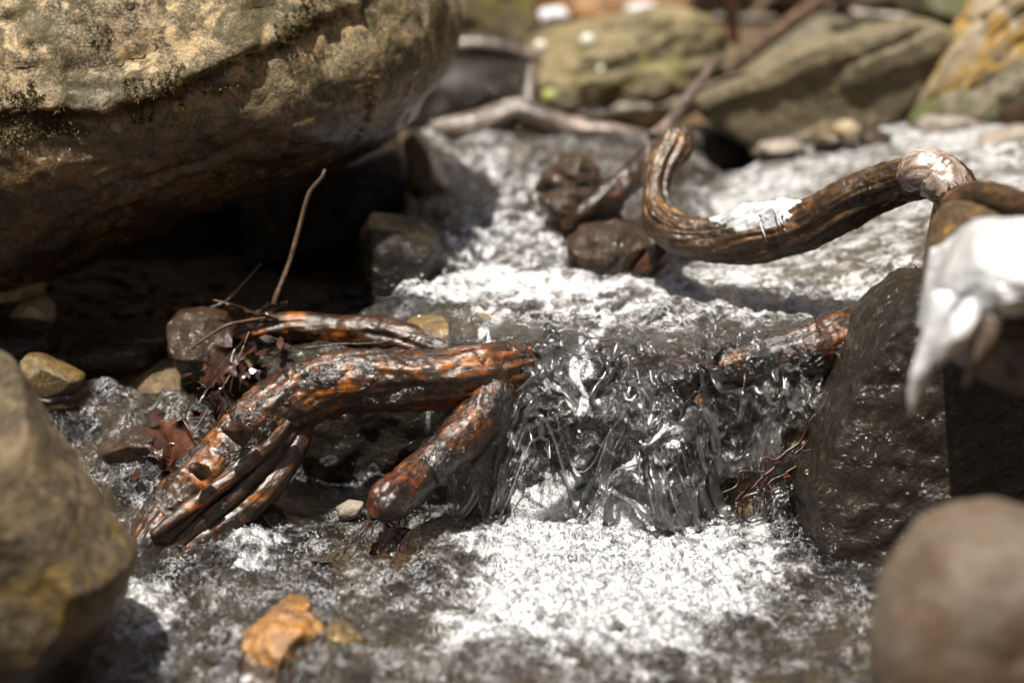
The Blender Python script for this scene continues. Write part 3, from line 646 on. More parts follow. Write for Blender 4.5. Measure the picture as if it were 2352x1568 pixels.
# background rocks
r5 = rk('square_rock', [(1208, 118), (1222, 92), (1300, 66), (1450, 36), (1560, 22), (1615, 42), (1650, 88), (1680, 132), (1655, 156), (1612, 222), (1535, 258), (1440, 276), (1330, 270), (1228, 256), (1208, 205)], 1.25, .085, MAT['olive'],
   'blocky olive-brown rock with painted white glint spots and lime lichen behind the cascade', sub=7, pw=9, tilt=.12, amp=.018, fr=9, cuts=5, seed=31, smooth=0, fine=.5, cutlo=.6, post=strata(.12, 18, .014))
def patch(par, px, py, r, mat, Y):
    D, F = ico(3); me = mesh_np('lichen_glint_spot', D*np.array([r, r*.35, r])*MPP(Y), F); p = P(px, py, Y)
    o = link('lichen_glint_spot', me, mat, par); o.location = Vector(p)-par.location
for a in [(1350, 95, 16, 'glintw'), (1242, 108, 14, 'glintw'), (1262, 222, 16, 'licheng'), (1577, 187, 16, 'licheng'), (1380, 160, 8, 'glintw')]: patch(r5, a[0], a[1], a[2], MAT[a[3]], 1.16)  # white spots painted in for blurred bright glints; lime ones are lichen
rk('slanted_slab', [(1590, 222), (1625, 200), (1700, 176), (1760, 148), (1850, 108), (1950, 82), (2030, 60), (2100, 44), (2150, 52), (2174, 85), (2165, 130), (2120, 200), (2060, 270), (1950, 305), (1830, 325), (1745, 350), (1700, 322), (1650, 285), (1605, 262)],
   .98, .055, MAT['slabrock'], 'long olive slab with a pale upper edge slanting behind the driftwood', sub=7, pw=14, tilt=.06, amp=.006, fr=12, seed=32, smooth=0, fine=.5, post=strata(.35, 24, .012))
rk('mossy_rock', [(2560, -160), (2352, -70), (2265, -20), (2205, 60), (2155, 130), (2112, 205), (2080, 275), (2170, 240), (2300, 160), (2480, 100), (2600, 0)], .95, .08, MAT['mossy'],
   'grey rock with orange moss streaks in the top right corner', sub=6, pw=7, tilt=.3, amp=.012, fr=12, cuts=5, seed=33, smooth=0, fine=.5, post=strata(.75, 26, .016))
rk('mossy_rock', [(2090, 290), (2115, 245), (2200, 200), (2352, 128), (2560, 90), (2580, 250), (2400, 290), (2280, 285), (2160, 300)], .88, .06, MAT['darkmoss'],
   'dark green mossed rock under the orange mossed one at top right', sub=6, pw=7, tilt=.1, amp=.012, fr=12, cuts=4, seed=34, smooth=1, fine=.5)
rk('red_brown_rock', [(2285, 290), (2300, 255), (2360, 220), (2480, 200), (2500, 320), (2330, 310)], .80, .06, MAT['brownwet'], 'reddish brown lump at the right frame edge above the wet slab', sub=5, amp=.006, fr=14, cuts=3, seed=35)
rk('flat_stone', [(2105, 292), (2130, 268), (2200, 260), (2262, 268), (2272, 290), (2200, 310), (2120, 310)], .86, .05, MAT['grey'], 'thin grey flat stone lying on the far edge of the wet slab', 'stone', sub=5, pw=4, amp=.003, cuts=2, seed=36)
rk('flat_stone', [(2230, 330), (2270, 305), (2352, 290), (2440, 300), (2420, 340), (2300, 350)], .70, .04, MAT['grey'], 'broken tan flake on top of the wet slab at the right frame edge', 'stone', sub=5, pw=4, amp=.003, cuts=2, seed=37)
for i, (cx, cy, rx, ry, mt, lb) in enumerate([(1795, 338, 55, 18, 'grey', 'greenish grey pebble under the foot of the slanted slab'), (1900, 318, 40, 22, 'olive', 'tan pebble at the foot of the slanted slab, second from its left'),
      (1945, 300, 35, 24, 'mossy', 'beige stone at the foot of the slanted slab beside its moss patch'), (2010, 318, 45, 20, 'brownwet', 'dark stone between the slanted slab and the thin grey flat stone')]):
    th = np.linspace(0, 2*np.pi, 10, endpoint=False); r_ = np.random.default_rng(i)
    rk('pebble', [(cx+rx*math.cos(t)*r_.uniform(.8, 1.1), cy+ry*math.sin(t)*r_.uniform(.8, 1.1)) for t in th], .84, .035, MAT[mt], lb, 'pebble', sub=4, amp=.003, cuts=3, seed=40+i)
rk('olive_rock', [(1000, -80), (1190, -60), (1235, 10), (1245, 55), (1205, 92), (1110, 105), (1030, 95), (1000, 60)], 1.55, .14, MAT['olive'], 'yellowish grey rock just right of the top of the boulder', sub=5, tilt=.4, amp=.01, cuts=3, seed=50)
rk('orange_rock', [(1180, -90), (1380, -130), (1560, -80), (1600, 10), (1560, 45), (1380, 55), (1250, 60)], 1.95, .16, MAT['orange'], 'blurred orange-tan rock at the top edge behind the blocky rock', sub=5, tilt=.5, amp=.012, cuts=3, seed=51)
rk('quartz_rock', [(1215, 50), (1240, 25), (1290, 15), (1310, 35), (1290, 60), (1235, 70)], 1.6, .04, MAT['quartz'], 'blurred white stone left above the blocky rock', sub=4, amp=.004, cuts=3, seed=52)
rk('quartz_rock', [(1430, 30), (1450, 10), (1500, 5), (1520, 20), (1490, 38)], 1.6, .04, MAT['quartz'], 'blurred white stone right above the blocky rock', sub=4, amp=.004, cuts=3, seed=53)
rk('dark_rock', [(1700, 160), (1760, 90), (1850, 40), (1960, 40), (2080, 60), (2100, 120), (1950, 170), (1760, 220)], 1.5, .14, MAT['darkmoss'], 'dark rock between the leaning branch and the slanted slab', sub=5, tilt=.3, amp=.012, cuts=3, seed=54)
rk('dark_rock', [(2080, -90), (2300, -120), (2330, 20), (2200, 110), (2140, 60), (2080, 30)], 1.6, .14, MAT['darkmoss'], 'shadowed olive rock at the top edge behind the slanted slab tip', sub=5, amp=.012, cuts=3, seed=55)
rk('grey_rock', [(1740, -60), (1960, -90), (2080, -40), (2090, 10), (1960, 20), (1800, 10)], 2.2, .18, MAT['grey'], 'grey rock at the top edge above the leaning branch', sub=5, amp=.012, cuts=3, seed=56)
rk('grey_rock', [(1560, -90), (1720, -90), (1740, -10), (1690, 60), (1620, 50), (1570, 10)], 1.9, .14, MAT['grey'], 'pinkish grey rock at the top edge beside the upright red root', sub=5, amp=.012, cuts=3, seed=57)
rk('dark_rock', [(930, 150), (1060, 128), (1210, 140), (1260, 200), (1260, 290), (1000, 300), (930, 290)], 1.22, .1, MAT['dark'], 'added black rock face standing in for shade in the recess left of the blocky rock', sub=5, amp=.012, cuts=2, seed=58)  # black face put in to make the shaded recess dark
rk('dark_rock', [(1560, 300), (1620, 285), (1700, 300), (1760, 340), (1740, 400), (1600, 400)], 1.05, .06, MAT['dark'], 'black rock in the hole under the slanted slab', sub=5, amp=.006, cuts=2, seed=59)
# rocks outside the frame that carry the hillside on
for i in range(11):
    side = i % 3
    if side == 0: x, y = rng.uniform(-2.4, -.95), rng.uniform(-1.4, 3.5)
    elif side == 1: x, y = rng.uniform(1.1, 2.4), rng.uniform(-1.4, 3.5)
    else: x, y = rng.uniform(-2.2, 2.2), rng.uniform(2.3, 4.5)
    r = rng.uniform(.10, .28); D, F = ico(4)
    V = D*np.array([r*rng.uniform(.8, 1.4), r, r*rng.uniform(.5, .8)])
    for k in range(6):
        n = rng.normal(size=3); n /= np.linalg.norm(n); s = V@n; V = V-np.outer(np.maximum(0, s-s.max()*rng.uniform(.65, .9)), n)
    V += D*(.02*fbm(V[:, 0]*8+i, V[:, 1]*8, V[:, 2]*8, 3))[:, None]
    z = float(bed_h(np.array([x]), np.array([y]))[0])
    where = {0: 'on the left bank', 1: 'on the right bank', 2: 'on the slope upstream'}[int(side)]
    link('bank_rock', mesh_np('bank_rock', V, F), MAT[['olive', 'grey', 'mossy', 'darkmoss'][(i//3) % 4]], None, f'weathered {["olive", "grey", "orange mossed", "dark mossed"][(i//3) % 4]} rock {where} among leaf litter', 'rock', 'rocks on the banks', loc=(x, y, z+.02))

# ------------------------------------------------------------------ root across the fall
rt = empty('gnarled_root', 'orange and black gnarled root arching across the stream with water over it', 'root', P(1150, 860, 0))
def rl(name, spec, mat, **k):
    o = limb(name, spec, MAT[mat], rt, **k); o.matrix_parent_inverse.identity()
    o.location = -Vector(rt.location); return o
rl('main_limb', [(1440, 850, .07, 30), (1340, 848, .045, 50), (1240, 850, .015, 64), (1130, 858, -.01, 70), (1000, 872, -.02, 68), (880, 876, -.02, 72), (780, 880, -.025, 70), (700, 905, -.03, 72), (620, 960, -.045, 74), (545, 1035, -.06, 76), (465, 1115, -.085, 74),
    (395, 1190, -.11, 66), (340, 1260, -.14, 52), (310, 1320, -.16, 30)], 'root', n=260, m=84, amp=.26, fr=15, ridg=.09, seed=1)
rl('upper_limb', [(535, 775, .12, 18), (580, 760, .11, 30), (660, 752, .11, 34), (760, 758, .10, 36), (850, 768, .09, 44), (930, 785, .07, 40), (1020, 812, .05, 36), (1110, 832, .03, 38), (1200, 845, .01, 36)], 'root', n=160, m=56, amp=.2, fr=26, ridg=.14, seed=2)
rl('side_limb', [(1150, 860, -.01, 50), (1128, 920, -.03, 58), (1085, 985, -.06, 56), (1020, 1040, -.09, 50), (960, 1090, -.12, 48), (915, 1130, -.145, 50), (888, 1165, -.16, 46)], 'root', n=120, m=64, amp=.16, fr=28, ridg=.08, seed=3)
for a_ in ([(560, 1000, -.11, 26), (530, 985, -.125, 18), (512, 985, -.13, 8)], [(470, 1085, -.14, 20), (448, 1075, -.15, 14), (436, 1078, -.155, 7)]):
    rl('root_knot', a_, 'root', n=30, m=32, amp=.4, fr=50, ridg=.1, seed=int(a_[0][0]))
rl('root_stub', [(925, 1120, -.15, 44), (900, 1142, -.165, 47), (882, 1165, -.175, 42), (866, 1190, -.18, 26)], 'rootred', n=40, m=56, amp=.30, fr=45, ridg=.1, seed=4, cap_in=.3)
rl('ridge_limb', [(665, 968, -.085, 10), (640, 1000, -.09, 16), (590, 1050, -.10, 17), (530, 1100, -.115, 17), (470, 1140, -.13, 18), (410, 1185, -.145, 18), (350, 1230, -.16, 12)], 'root', n=120, m=28, amp=.2, fr=40, ridg=.12, seed=5)
rl('lower_limb', [(690, 960, -.03, 40), (640, 1050, -.04, 50), (570, 1130, -.055, 56), (500, 1200, -.08, 58), (430, 1255, -.10, 54), (370, 1300, -.12, 40), (320, 1330, -.13, 20)], 'rootdark', n=140, m=56, amp=.2, fr=24, ridg=.2, seed=6)
for k_, (o1, o2, rr0) in enumerate([(-8, 0, 22), (26, 18, 26), (56, 50, 30)]):
    rl('strand_limb', [(690+o1*.3, 915+o2*.2, -.02, rr0*.5), (655+o1*.6, 975+o2*.7, -.055, rr0*.9), (565+o1, 1065+o2, -.095, rr0), (490+o1*.9, 1140+o2, -.115, rr0*1.1), (420+o1*.7, 1205+o2*.8, -.135, rr0), (350+o1*.6, 1275+o2*.6, -.155, rr0*.6)], ['root', 'rootdark'][k_ % 2], n=130, m=30, amp=.26, fr=34, ridg=.1, seed=70+k_)
rl('right_limb', [(1300, 852, .02, 44), (1420, 842, .014, 50), (1540, 840, .014, 50), (1660, 842, .016, 48), (1770, 828, .005, 58), (1870, 806, .01, 66), (1960, 770, .03, 64), (2040, 735, .07, 52), (2120, 700, .10, 40)], 'root', n=200, m=64, amp=.18, fr=22, ridg=.16, seed=7)
rl('lower_right_limb', [(1900, 830, .0, 34), (1860, 900, -.01, 26), (1840, 960, -.02, 18), (1790, 1030, -.035, 12), (1740, 1090, -.045, 8), (1690, 1150, -.055, 4)], 'rootdark', n=100, m=28, amp=.2, fr=40, seed=8)
# side branchlets, film ridges and fine rootlets
def wig(p0, p1, k, r0, r1, amp=10, seed=0):
    r_ = np.random.default_rng(seed); out = []
    for t in np.linspace(0, 1, k):
        a = amp*math.sin(math.pi*t)+amp*.3
        out.append((p0[0]+(p1[0]-p0[0])*t+r_.normal()*a*.5, p0[1]+(p1[1]-p0[1])*t+r_.normal()*a*.5, p0[2]+(p1[2]-p0[2])*t, r0+(r1-r0)*t))
    return out
for i, (a, b, r0) in enumerate([((860, 1190, -.18), (775, 1295, -.20), 2.6), ((856, 1188, -.18), (800, 1290, -.2), 2.2), ((864, 1192, -.18), (812, 1275, -.2), 2.2), ((850, 1188, -.18), (760, 1310, -.21), 1.8),
      ((930, 1180, -.16), (915, 1300, -.2), 2.6), ((925, 1180, -.16), (880, 1280, -.2), 2.2), ((940, 1190, -.15), (930, 1290, -.19), 1.8), ((868, 1196, -.18), (835, 1255, -.2), 1.8), ((700, 800, .05), (960, 770, .05), 2.0),
      ((560, 960, -.11), (610, 920, -.1), 1.8), ((520, 1250, -.12), (455, 1340, -.15), 9), ((560, 1220, -.10), (500, 1320, -.14), 10), ((690, 1000, -.05), (640, 1150, -.07), 3), ((600, 1180, -.1), (655, 1260, -.12), 5)]):
    rl('rootlet', wig(a, b, 7, r0, r0*.5, 7, i), 'rootred' if r0 < 4 else 'rootdark', n=50, m=8, amp=.1, seed=i, ridg=.05)
def film(spec, seed, arc, n=260, m=90):
    pr = np.array([list(P(a, b, y))+[r*MPP(y)] for a, b, y, r in spec]); q = catmull(pr, n); pts, rad = q[:, :3], q[:, 3]
    T, N, B = frames(pts); L = np.concatenate([[0], np.cumsum(np.linalg.norm(np.diff(pts, axis=0), axis=1))]); th = np.linspace(arc[0], arc[1], m)
    TH, LL = np.meshgrid(th, L); rm = rad.mean(); x = LL; y = TH*rm
    w = .02*fbm(x*20+seed, y*20, None, 2)
    h = .0055*fbm((x+w)*45+seed, (y+w)*22, None, 2)+.0016*fbm((x+w)*190, (y-w)*110, None, 2)+.003*fbm(x*22, y*16+seed, None, 2)-.0015
    edge = np.minimum(sst(0, .12, (TH-arc[0])/(arc[1]-arc[0])), sst(0, .12, (arc[1]-TH)/(arc[1]-arc[0])))*sst(0, .04, LL/L[-1])*sst(0, .04, 1-LL/L[-1])
    hole = sst(-.30, .05, fbm(x*16+seed*3, y*12, None, 3))
    RR = rad[:, None]*1.04+h*edge-.012*(1-edge)-.010*(1-hole)
    V = (pts[:, None, :]+N[:, None, :]*(np.cos(TH)*RR)[:, :, None]+B[:, None, :]*(np.sin(TH)*RR)[:, :, None]).reshape(-1, 3)
    i = np.arange(n-1)[:, None]*m; j = np.arange(m-1)[None, :]
    F = np.stack([(i+j).ravel(), (i+j+1).ravel(), (i+m+j+1).ravel(), (i+m+j).ravel()], 1); return V, F
def film_thin():
    m = M('water_film_on_wood'); co = m.n('ShaderNodeTexCoord').outputs['Object']
    b = m.bump(m.noise(m.vadd(co, m.noise(co, 30, 2, .5, 0, 1), .03), 120, 3, .55, 1.5), .8, .006)
    fr = m.ma('MULTIPLY', m.n('ShaderNodeFresnel', {'IOR': 1.42, 'Normal': b}).outputs[0], 1.5, 0, True)
    g = m.n('ShaderNodeBsdfGlossy', {'Roughness': .22, 'Normal': b}); t = m.n('ShaderNodeBsdfTransparent')
    return m.done(m.n('ShaderNodeMixShader', {0: fr, 1: t.outputs[0], 2: g.outputs[0]}))
FV, FF_, fb = [], [], 0
for sp_, sd_ in (([(1230, 850, .01, 66), (1130, 858, -.01, 76), (1000, 872, -.02, 74), (880, 876, -.02, 78), (780, 880, -.025, 76), (700, 905, -.03, 78), (620, 960, -.045, 80), (545, 1035, -.06, 82), (465, 1115, -.085, 80), (395, 1190, -.11, 72), (345, 1255, -.14, 58)], 1.),
                 ([(1120, 870, -.01, 54), (1128, 920, -.03, 63), (1085, 985, -.06, 61), (1020, 1040, -.09, 54), (960, 1090, -.12, 50)], 2.),
                 ([(1640, 842, .016, 48), (1700, 838, .01, 56), (1770, 828, .005, 64), (1870, 806, .01, 72), (1960, 770, .03, 70), (2040, 735, .07, 56)], 3.),
                 ([(820, 765, .10, 42), (930, 785, .07, 44), (1020, 812, .05, 41), (1110, 832, .03, 43), (1200, 845, .01, 41)], 4.)):
    # the film lies on the upper and camera-facing sides
    V_, F_ = film(sp_, sd_, (-2.6, 2.6)); FV.append(V_); FF_.append(F_+fb); fb += len(V_)
link('water_film', mesh_np('water_film', np.vstack(FV), np.vstack(FF_)), film_thin(), None, 'thin rippling film of water running over the root', kind='stuff')
# red rootlets beside the big wet rock
rr_ = empty('root_tuft', 'dark red rootlets hanging beside the big wet rock, right of the waterfall', 'roots', P(1800, 1100, -.08))
for i, (a, b, r0) in enumerate([((1900, 930, -.05), (1690, 1160, -.09), 5), ((1890, 960, -.06), (1760, 1120, -.09), 4.5), ((1800, 1040, -.08), (1660, 1130, -.1), 4), ((1900, 1030, -.07), (1830, 1190, -.1), 5), ((1910, 1060, -.07), (1850, 1200, -.1), 3.5),
      ((1760, 1100, -.09), (1670, 1200, -.1), 5), ((1830, 1050, -.08), (1800, 1110, -.09), 3), ((1790, 1120, -.09), (1720, 1150, -.1), 3), ((1980, 960, -.1), (1830, 1050, -.1), 3), ((1870, 870, -.02), (1850, 1010, -.05), 6)]):
    o = limb('rootlet', wig(a, b, 8, r0, r0*.5, 14, 30+i), MAT['rootred'], rr_, n=70, m=10, amp=.12, seed=i+20, ridg=.05); o.location = -Vector(rr_.location)

# ------------------------------------------------------------------ driftwood branch and the ice-topped limb
dw = empty('driftwood_branch', 'curved brown driftwood branch with a pale knob standing over the wet slab', 'branch', P(1800, 520, .08))
def dl(name, spec, mat, par=None, **k):
    par = par or dw; o = limb(name, spec, MAT[mat], par, **k); o.location = -Vector(par.location); return o
dl('branch_limb', [(1560, 318, .30, 36), (1548, 345, .29, 38), (1520, 385, .27, 35), (1506, 440, .25, 32), (1515, 495, .22, 38), (1560, 538, .18, 44), (1640, 556, .15, 47), (1740, 548, .12, 52), (1850, 520, .09, 54), (1940, 470, .06, 56), (2030, 428, .04, 52),
    (2110, 405, .01, 48), (2170, 415, -.02, 50), (2205, 460, -.05, 50)], 'drift', n=300, m=84, amp=.24, fr=14, ridg=.28, seed=11, cap_in=.6)
dl('knob', [(2085, 415, .0, 30), (2110, 392, -.015, 46), (2145, 400, -.02, 52), (2180, 430, -.035, 50), (2200, 470, -.05, 40)], 'bleached', n=60, m=56, amp=.16, fr=40, ridg=.14, seed=12)
dl('knob', [(1580, 300, .30, 20), (1568, 312, .30, 34), (1552, 332, .295, 30), (1540, 360, .285, 16)], 'drift', n=40, m=40, amp=.2, fr=60, ridg=.12, seed=13)
dl('branch_spur', [(1490, 330, .31, 8), (1488, 380, .30, 12), (1484, 430, .29, 8), (1478, 470, .28, 3)], 'greywood', n=40, m=20, amp=.1, seed=14)
dl('branch_leg', [(2180, 440, -.02, 30), (2165, 500, .0, 26), (2150, 570, .01, 22), (2143, 640, .02, 18)], 'drift', n=60, m=32, amp=.15, fr=30, seed=15)
# ice strings hanging on the branch
def ice_on(par, spec, arc, off, name='ice_glaze', n=120, m=60, seed=0, rag=.4, **k):
    pass
def hang_ice():
    r_ = np.random.default_rng(5)
    base = np.array([(1690, 512), (1720, 500), (1760, 492), (1800, 482), (1840, 474)])
    for i in range(5):
        t = r_.uniform(0, 1); cx = 1690+130*t; cy = 508-32*t+r_.uniform(-6, 10)
        L = r_.uniform(10, 60)*(1-.3*abs(t-.5)); dx = r_.uniform(2, 16); c_ = r_.uniform(-6, 6)
        yb = .135-.052*t-.018; q = r_.uniform(.6, 1.5)
        dl('ice_thread', [(cx-6, cy-14, yb+.02, 2), (cx, cy, yb+.006, 2.6*q), (cx+dx*.3+c_, cy+L*.35, yb-.016, 2.3*q), (cx+dx*.8+c_*.6, cy+L*.7, yb-.024, 1.8*q), (cx+dx-c_*.4, cy+L, yb-.022, .8)], 'ice', n=18, m=6, amp=.3, seed=i, ridg=.2)
hang_ice()
dl('ice_glaze', [(1570, 542, .18, 12), (1640, 536, .156, 34), (1720, 521, .128, 46), (1780, 514, .108, 51), (1835, 503, .095, 47), (1890, 470, .085, 14)], 'ice', n=110, m=80, amp=.26, fr=40, ridg=.30, seed=21, off=.0, flat=.9)
fl = empty('icy_limb', 'thick blurred limb end coated in white ice at the right edge', 'branch', P(2300, 650, -.35))
dl('limb_wood', [(2190, 500, -.14, 40), (2225, 540, -.22, 90), (2262, 640, -.34, 140), (2310, 720, -.42, 165), (2420, 740, -.46, 175), (2600, 745, -.52, 180), (2850, 750, -.60, 185)], 'stump', par=fl, n=120, m=72, amp=.10, fr=14, ridg=.10, seed=31, cap_in=.5)
dl('bark_collar', [(2170, 520, -.13, 26), (2200, 468, -.18, 34), (2260, 450, -.24, 34), (2330, 470, -.32, 36), (2440, 500, -.40, 36)], 'drift', par=fl, n=60, m=40, amp=.2, fr=30, ridg=.14, seed=32)
# ----- ice shell over the upper front of the limb: ragged lower edge
def ice_shell():
    nu, nv = 110, 70
    top = [(2215, 505), (2280, 498), (2360, 500), (2460, 505), (2700, 510)]
    U, Vv = np.meshgrid(np.linspace(0, 1, nu), np.linspace(0, 1, nv))
    px0 = 2140+U*520+ (1-U)**2*0
    ptop = 500+70*(1-sst(0, .22, U)); pbot = 722+22*fbm(U*9, U*0, None, 3)+34*np.exp(-((U-.02)/.04)**2)
    py = ptop+(pbot-ptop)*Vv
    px = px0-(30*Vv)*(1-sst(0, .3, U))
    yy = -.40-.15*U-.125*np.sin(np.clip(Vv, 0, 1)*np.pi*.55+.25)*sst(-.12, .3, U)
    n = fbm(U*14, Vv*9, None, 4)
    Vt = np.zeros((nv, nu, 3))
    for i in range(nv):
        for j in range(nu): Vt[i, j] = P(px[i, j], py[i, j], yy[i, j])
    Vt[:, :, 1] -= .010*n+.004*fbm(U*40, Vv*22, None, 3)
    back = Vt.copy(); back[:, :, 1] += .014; back[:, :, 2] -= .004
    A = np.vstack([Vt.reshape(-1, 3), back.reshape(-1, 3)]); F = []
    N = nu*nv
    for i in range(nv-1):
        for j in range(nu-1):
            a = i*nu+j; F.append([a, a+nu, a+nu+1, a+1]); F.append([a+N, a+1+N, a+nu+1+N, a+nu+N])
    for j in range(nu-1):
        a = j; F.append([a, a+1, a+1+N, a+N]); a = (nv-1)*nu+j; F.append([a, a+N, a+1+N, a+1])
    for i in range(nv-1):
        a = i*nu; F.append([a, a+N, a+nu+N, a+nu]); a = i*nu+nu-1; F.append([a, a+nu, a+nu+N, a+N])
    c = np.array(fl.location); me = mesh_np('ice_crust', A-c, F); link('ice_crust', me, MAT['ice'], fl)
ice_shell()
dl('icicle', [(2172, 680, -0.535, 34), (2152, 755, -0.545, 30), (2130, 820, -0.545, 26), (2112, 870, -0.545, 22), (2100, 910, -0.545, 15), (2094, 945, -0.545, 5)], 'ice', par=fl, n=60, m=28, amp=.3, fr=40, seed=33)
dl('icicle', [(2240, 700, -0.555, 26), (2210, 755, -0.565, 30), (2180, 800, -0.560, 22), (2155, 835, -0.555, 8)], 'ice', par=fl, n=50, m=28, amp=.3, fr=40, seed=34)
dl('bark_strip', [(2280, 730, -0.565, 24), (2265, 790, -0.570, 22), (2235, 850, -0.565, 14), (2215, 890, -0.555, 6)], 'greywood', par=fl, n=50, m=24, amp=.3, fr=30, seed=35)

# ------------------------------------------------------------------ background wood
def bl(name, spec, mat, label, cat='branch', **k): return limb(name, spec, MAT[mat], None, label=label, cat=cat, **k)
bl('leaning_branch', [(1665, 170, 1.15, 16), (1720, 125, 1.2, 17), (1800, 65, 1.28, 18), (1870, 15, 1.35, 18), (1960, -50, 1.42, 18)], 'twig', 'straight brown branch leaning up to the top edge behind the slanted slab', n=80, m=28, amp=.08)
bl('fallen_branch', [(1900, 18, 1.42, 14), (1980, 35, 1.4, 13), (2060, 42, 1.38, 12), (2110, 55, 1.36, 10)], 'greywood', 'grey shiny branch crossing behind the tip of the slanted slab', n=50, m=24)
bl('fallen_branch', [(1780, 48, 1.75, 12), (1720, 46, 1.75, 13), (1640, 44, 1.75, 12)], 'greywood', 'grey stick lying level behind the upright red root', n=50, m=24)
bl('upright_root', [(1682, 150, 1.35, 11), (1684, 90, 1.36, 13), (1680, 40, 1.37, 16), (1665, -30, 1.38, 18)], 'rootred', 'reddish upright root behind the right end of the blocky rock', 'root', n=50, m=24)
bl('grey_branch', [(1500, 315, .62, 14), (1540, 280, .66, 13), (1580, 225, .72, 13), (1620, 172, .78, 10), (1650, 140, .82, 6)], 'greywood', 'thin grey branch rising from the knob of the driftwood past the slab end', n=80, m=24, amp=.2)
bl('bleached_twig', [(1605, 208, .74, 6), (1650, 188, .76, 6), (1720, 166, .8, 4)], 'greywood', 'short whitish twig lying along the pale edge of the slanted slab', 'twig', n=40, m=14)
bl('wet_log', [(990, 120, 1.25, 12), (1060, 108, 1.25, 22), (1130, 108, 1.25, 22), (1200, 125, 1.25, 18), (1250, 150, 1.25, 12)], 'greywood', 'pinkish brown log above the black recess beside the boulder', 'log', n=80, m=32)
bl('forked_root', [(990, 300, .90, 24), (1060, 296, .91, 32), (1130, 280, .92, 34), (1190, 262, .93, 34), (1250, 278, .92, 32), (1330, 300, .91, 28), (1410, 308, .90, 22), (1480, 312, .90, 12)], 'greywood', 'low arched root with a silvery wet back at the head of the cascade', 'root', n=120, m=40, amp=.2)
bl('root_prop', [(1222, 150, 1.05, 12), (1216, 200, 1.03, 14), (1212, 250, 1.0, 16)], 'greywood', 'short upright wet root in front of the left side of the blocky rock', 'root', n=40, m=24)
bl('dark_root', [(1510, 335, .45, 22), (1480, 375, .43, 30), (1430, 425, .40, 32), (1380, 465, .38, 34), (1330, 500, .37, 26), (1290, 520, .37, 10)], 'rootdark', 'dark brown root slanting down from the driftwood bend into the cascade', 'root', n=100, m=40, amp=.25, fr=24)
bl('dark_root', [(1560, 500, .27, 16), (1530, 560, .26, 24), (1500, 600, .25, 26), (1460, 640, .25, 16)], 'rootdark', 'short dark root slanting below the driftwood bend by the upper pool', 'root', n=60, m=32, amp=.25, fr=24)
# twigs near the hollow
bl('slender_twig', [(746, 390, .17, 3.5), (738, 408, .165, 4), (712, 440, .16, 4.5), (698, 480, .155, 4.5), (688, 520, .15, 5), (668, 590, .14, 5), (650, 640, .13, 5.5), (634, 680, .12, 5.5), (622, 725, .115, 6.5)], 'twig', 'long slender twig standing upright in front of the black hollow', 'twig', n=100, m=14, amp=.1)
bl('bent_twig', [(440, 800, .06, 3), (475, 775, .06, 3.5), (520, 748, .06, 4), (560, 738, .07, 4), (610, 730, .08, 3)], 'twig', 'thin dark twig lying across the brown wet rock', 'twig', n=60, m=10)
bl('bent_twig', [(470, 712, .14, 2), (520, 690, .15, 3), (560, 650, .16, 3), (600, 605, .17, 1.5)], 'greywood', 'faint grey twig in the hollow left of the slender upright twig', 'twig', n=50, m=10)
bl('straw_stem', [(572, 762, .03, 2), (545, 830, .01, 2.4), (505, 900, -.01, 2.6), (440, 1000, -.04, 2.4), (410, 1060, -.06, 2)], 'twig', 'thin reddish stem running down through the red leaves', 'twig', n=60, m=8)
bl('purple_twig', [(2100, 610, .0, 1.5), (2125, 628, -.0, 4), (2160, 640, -.01, 5)], 'rootred', 'tiny purple twig on top of the big dark wet rock', 'twig', n=30, m=10)

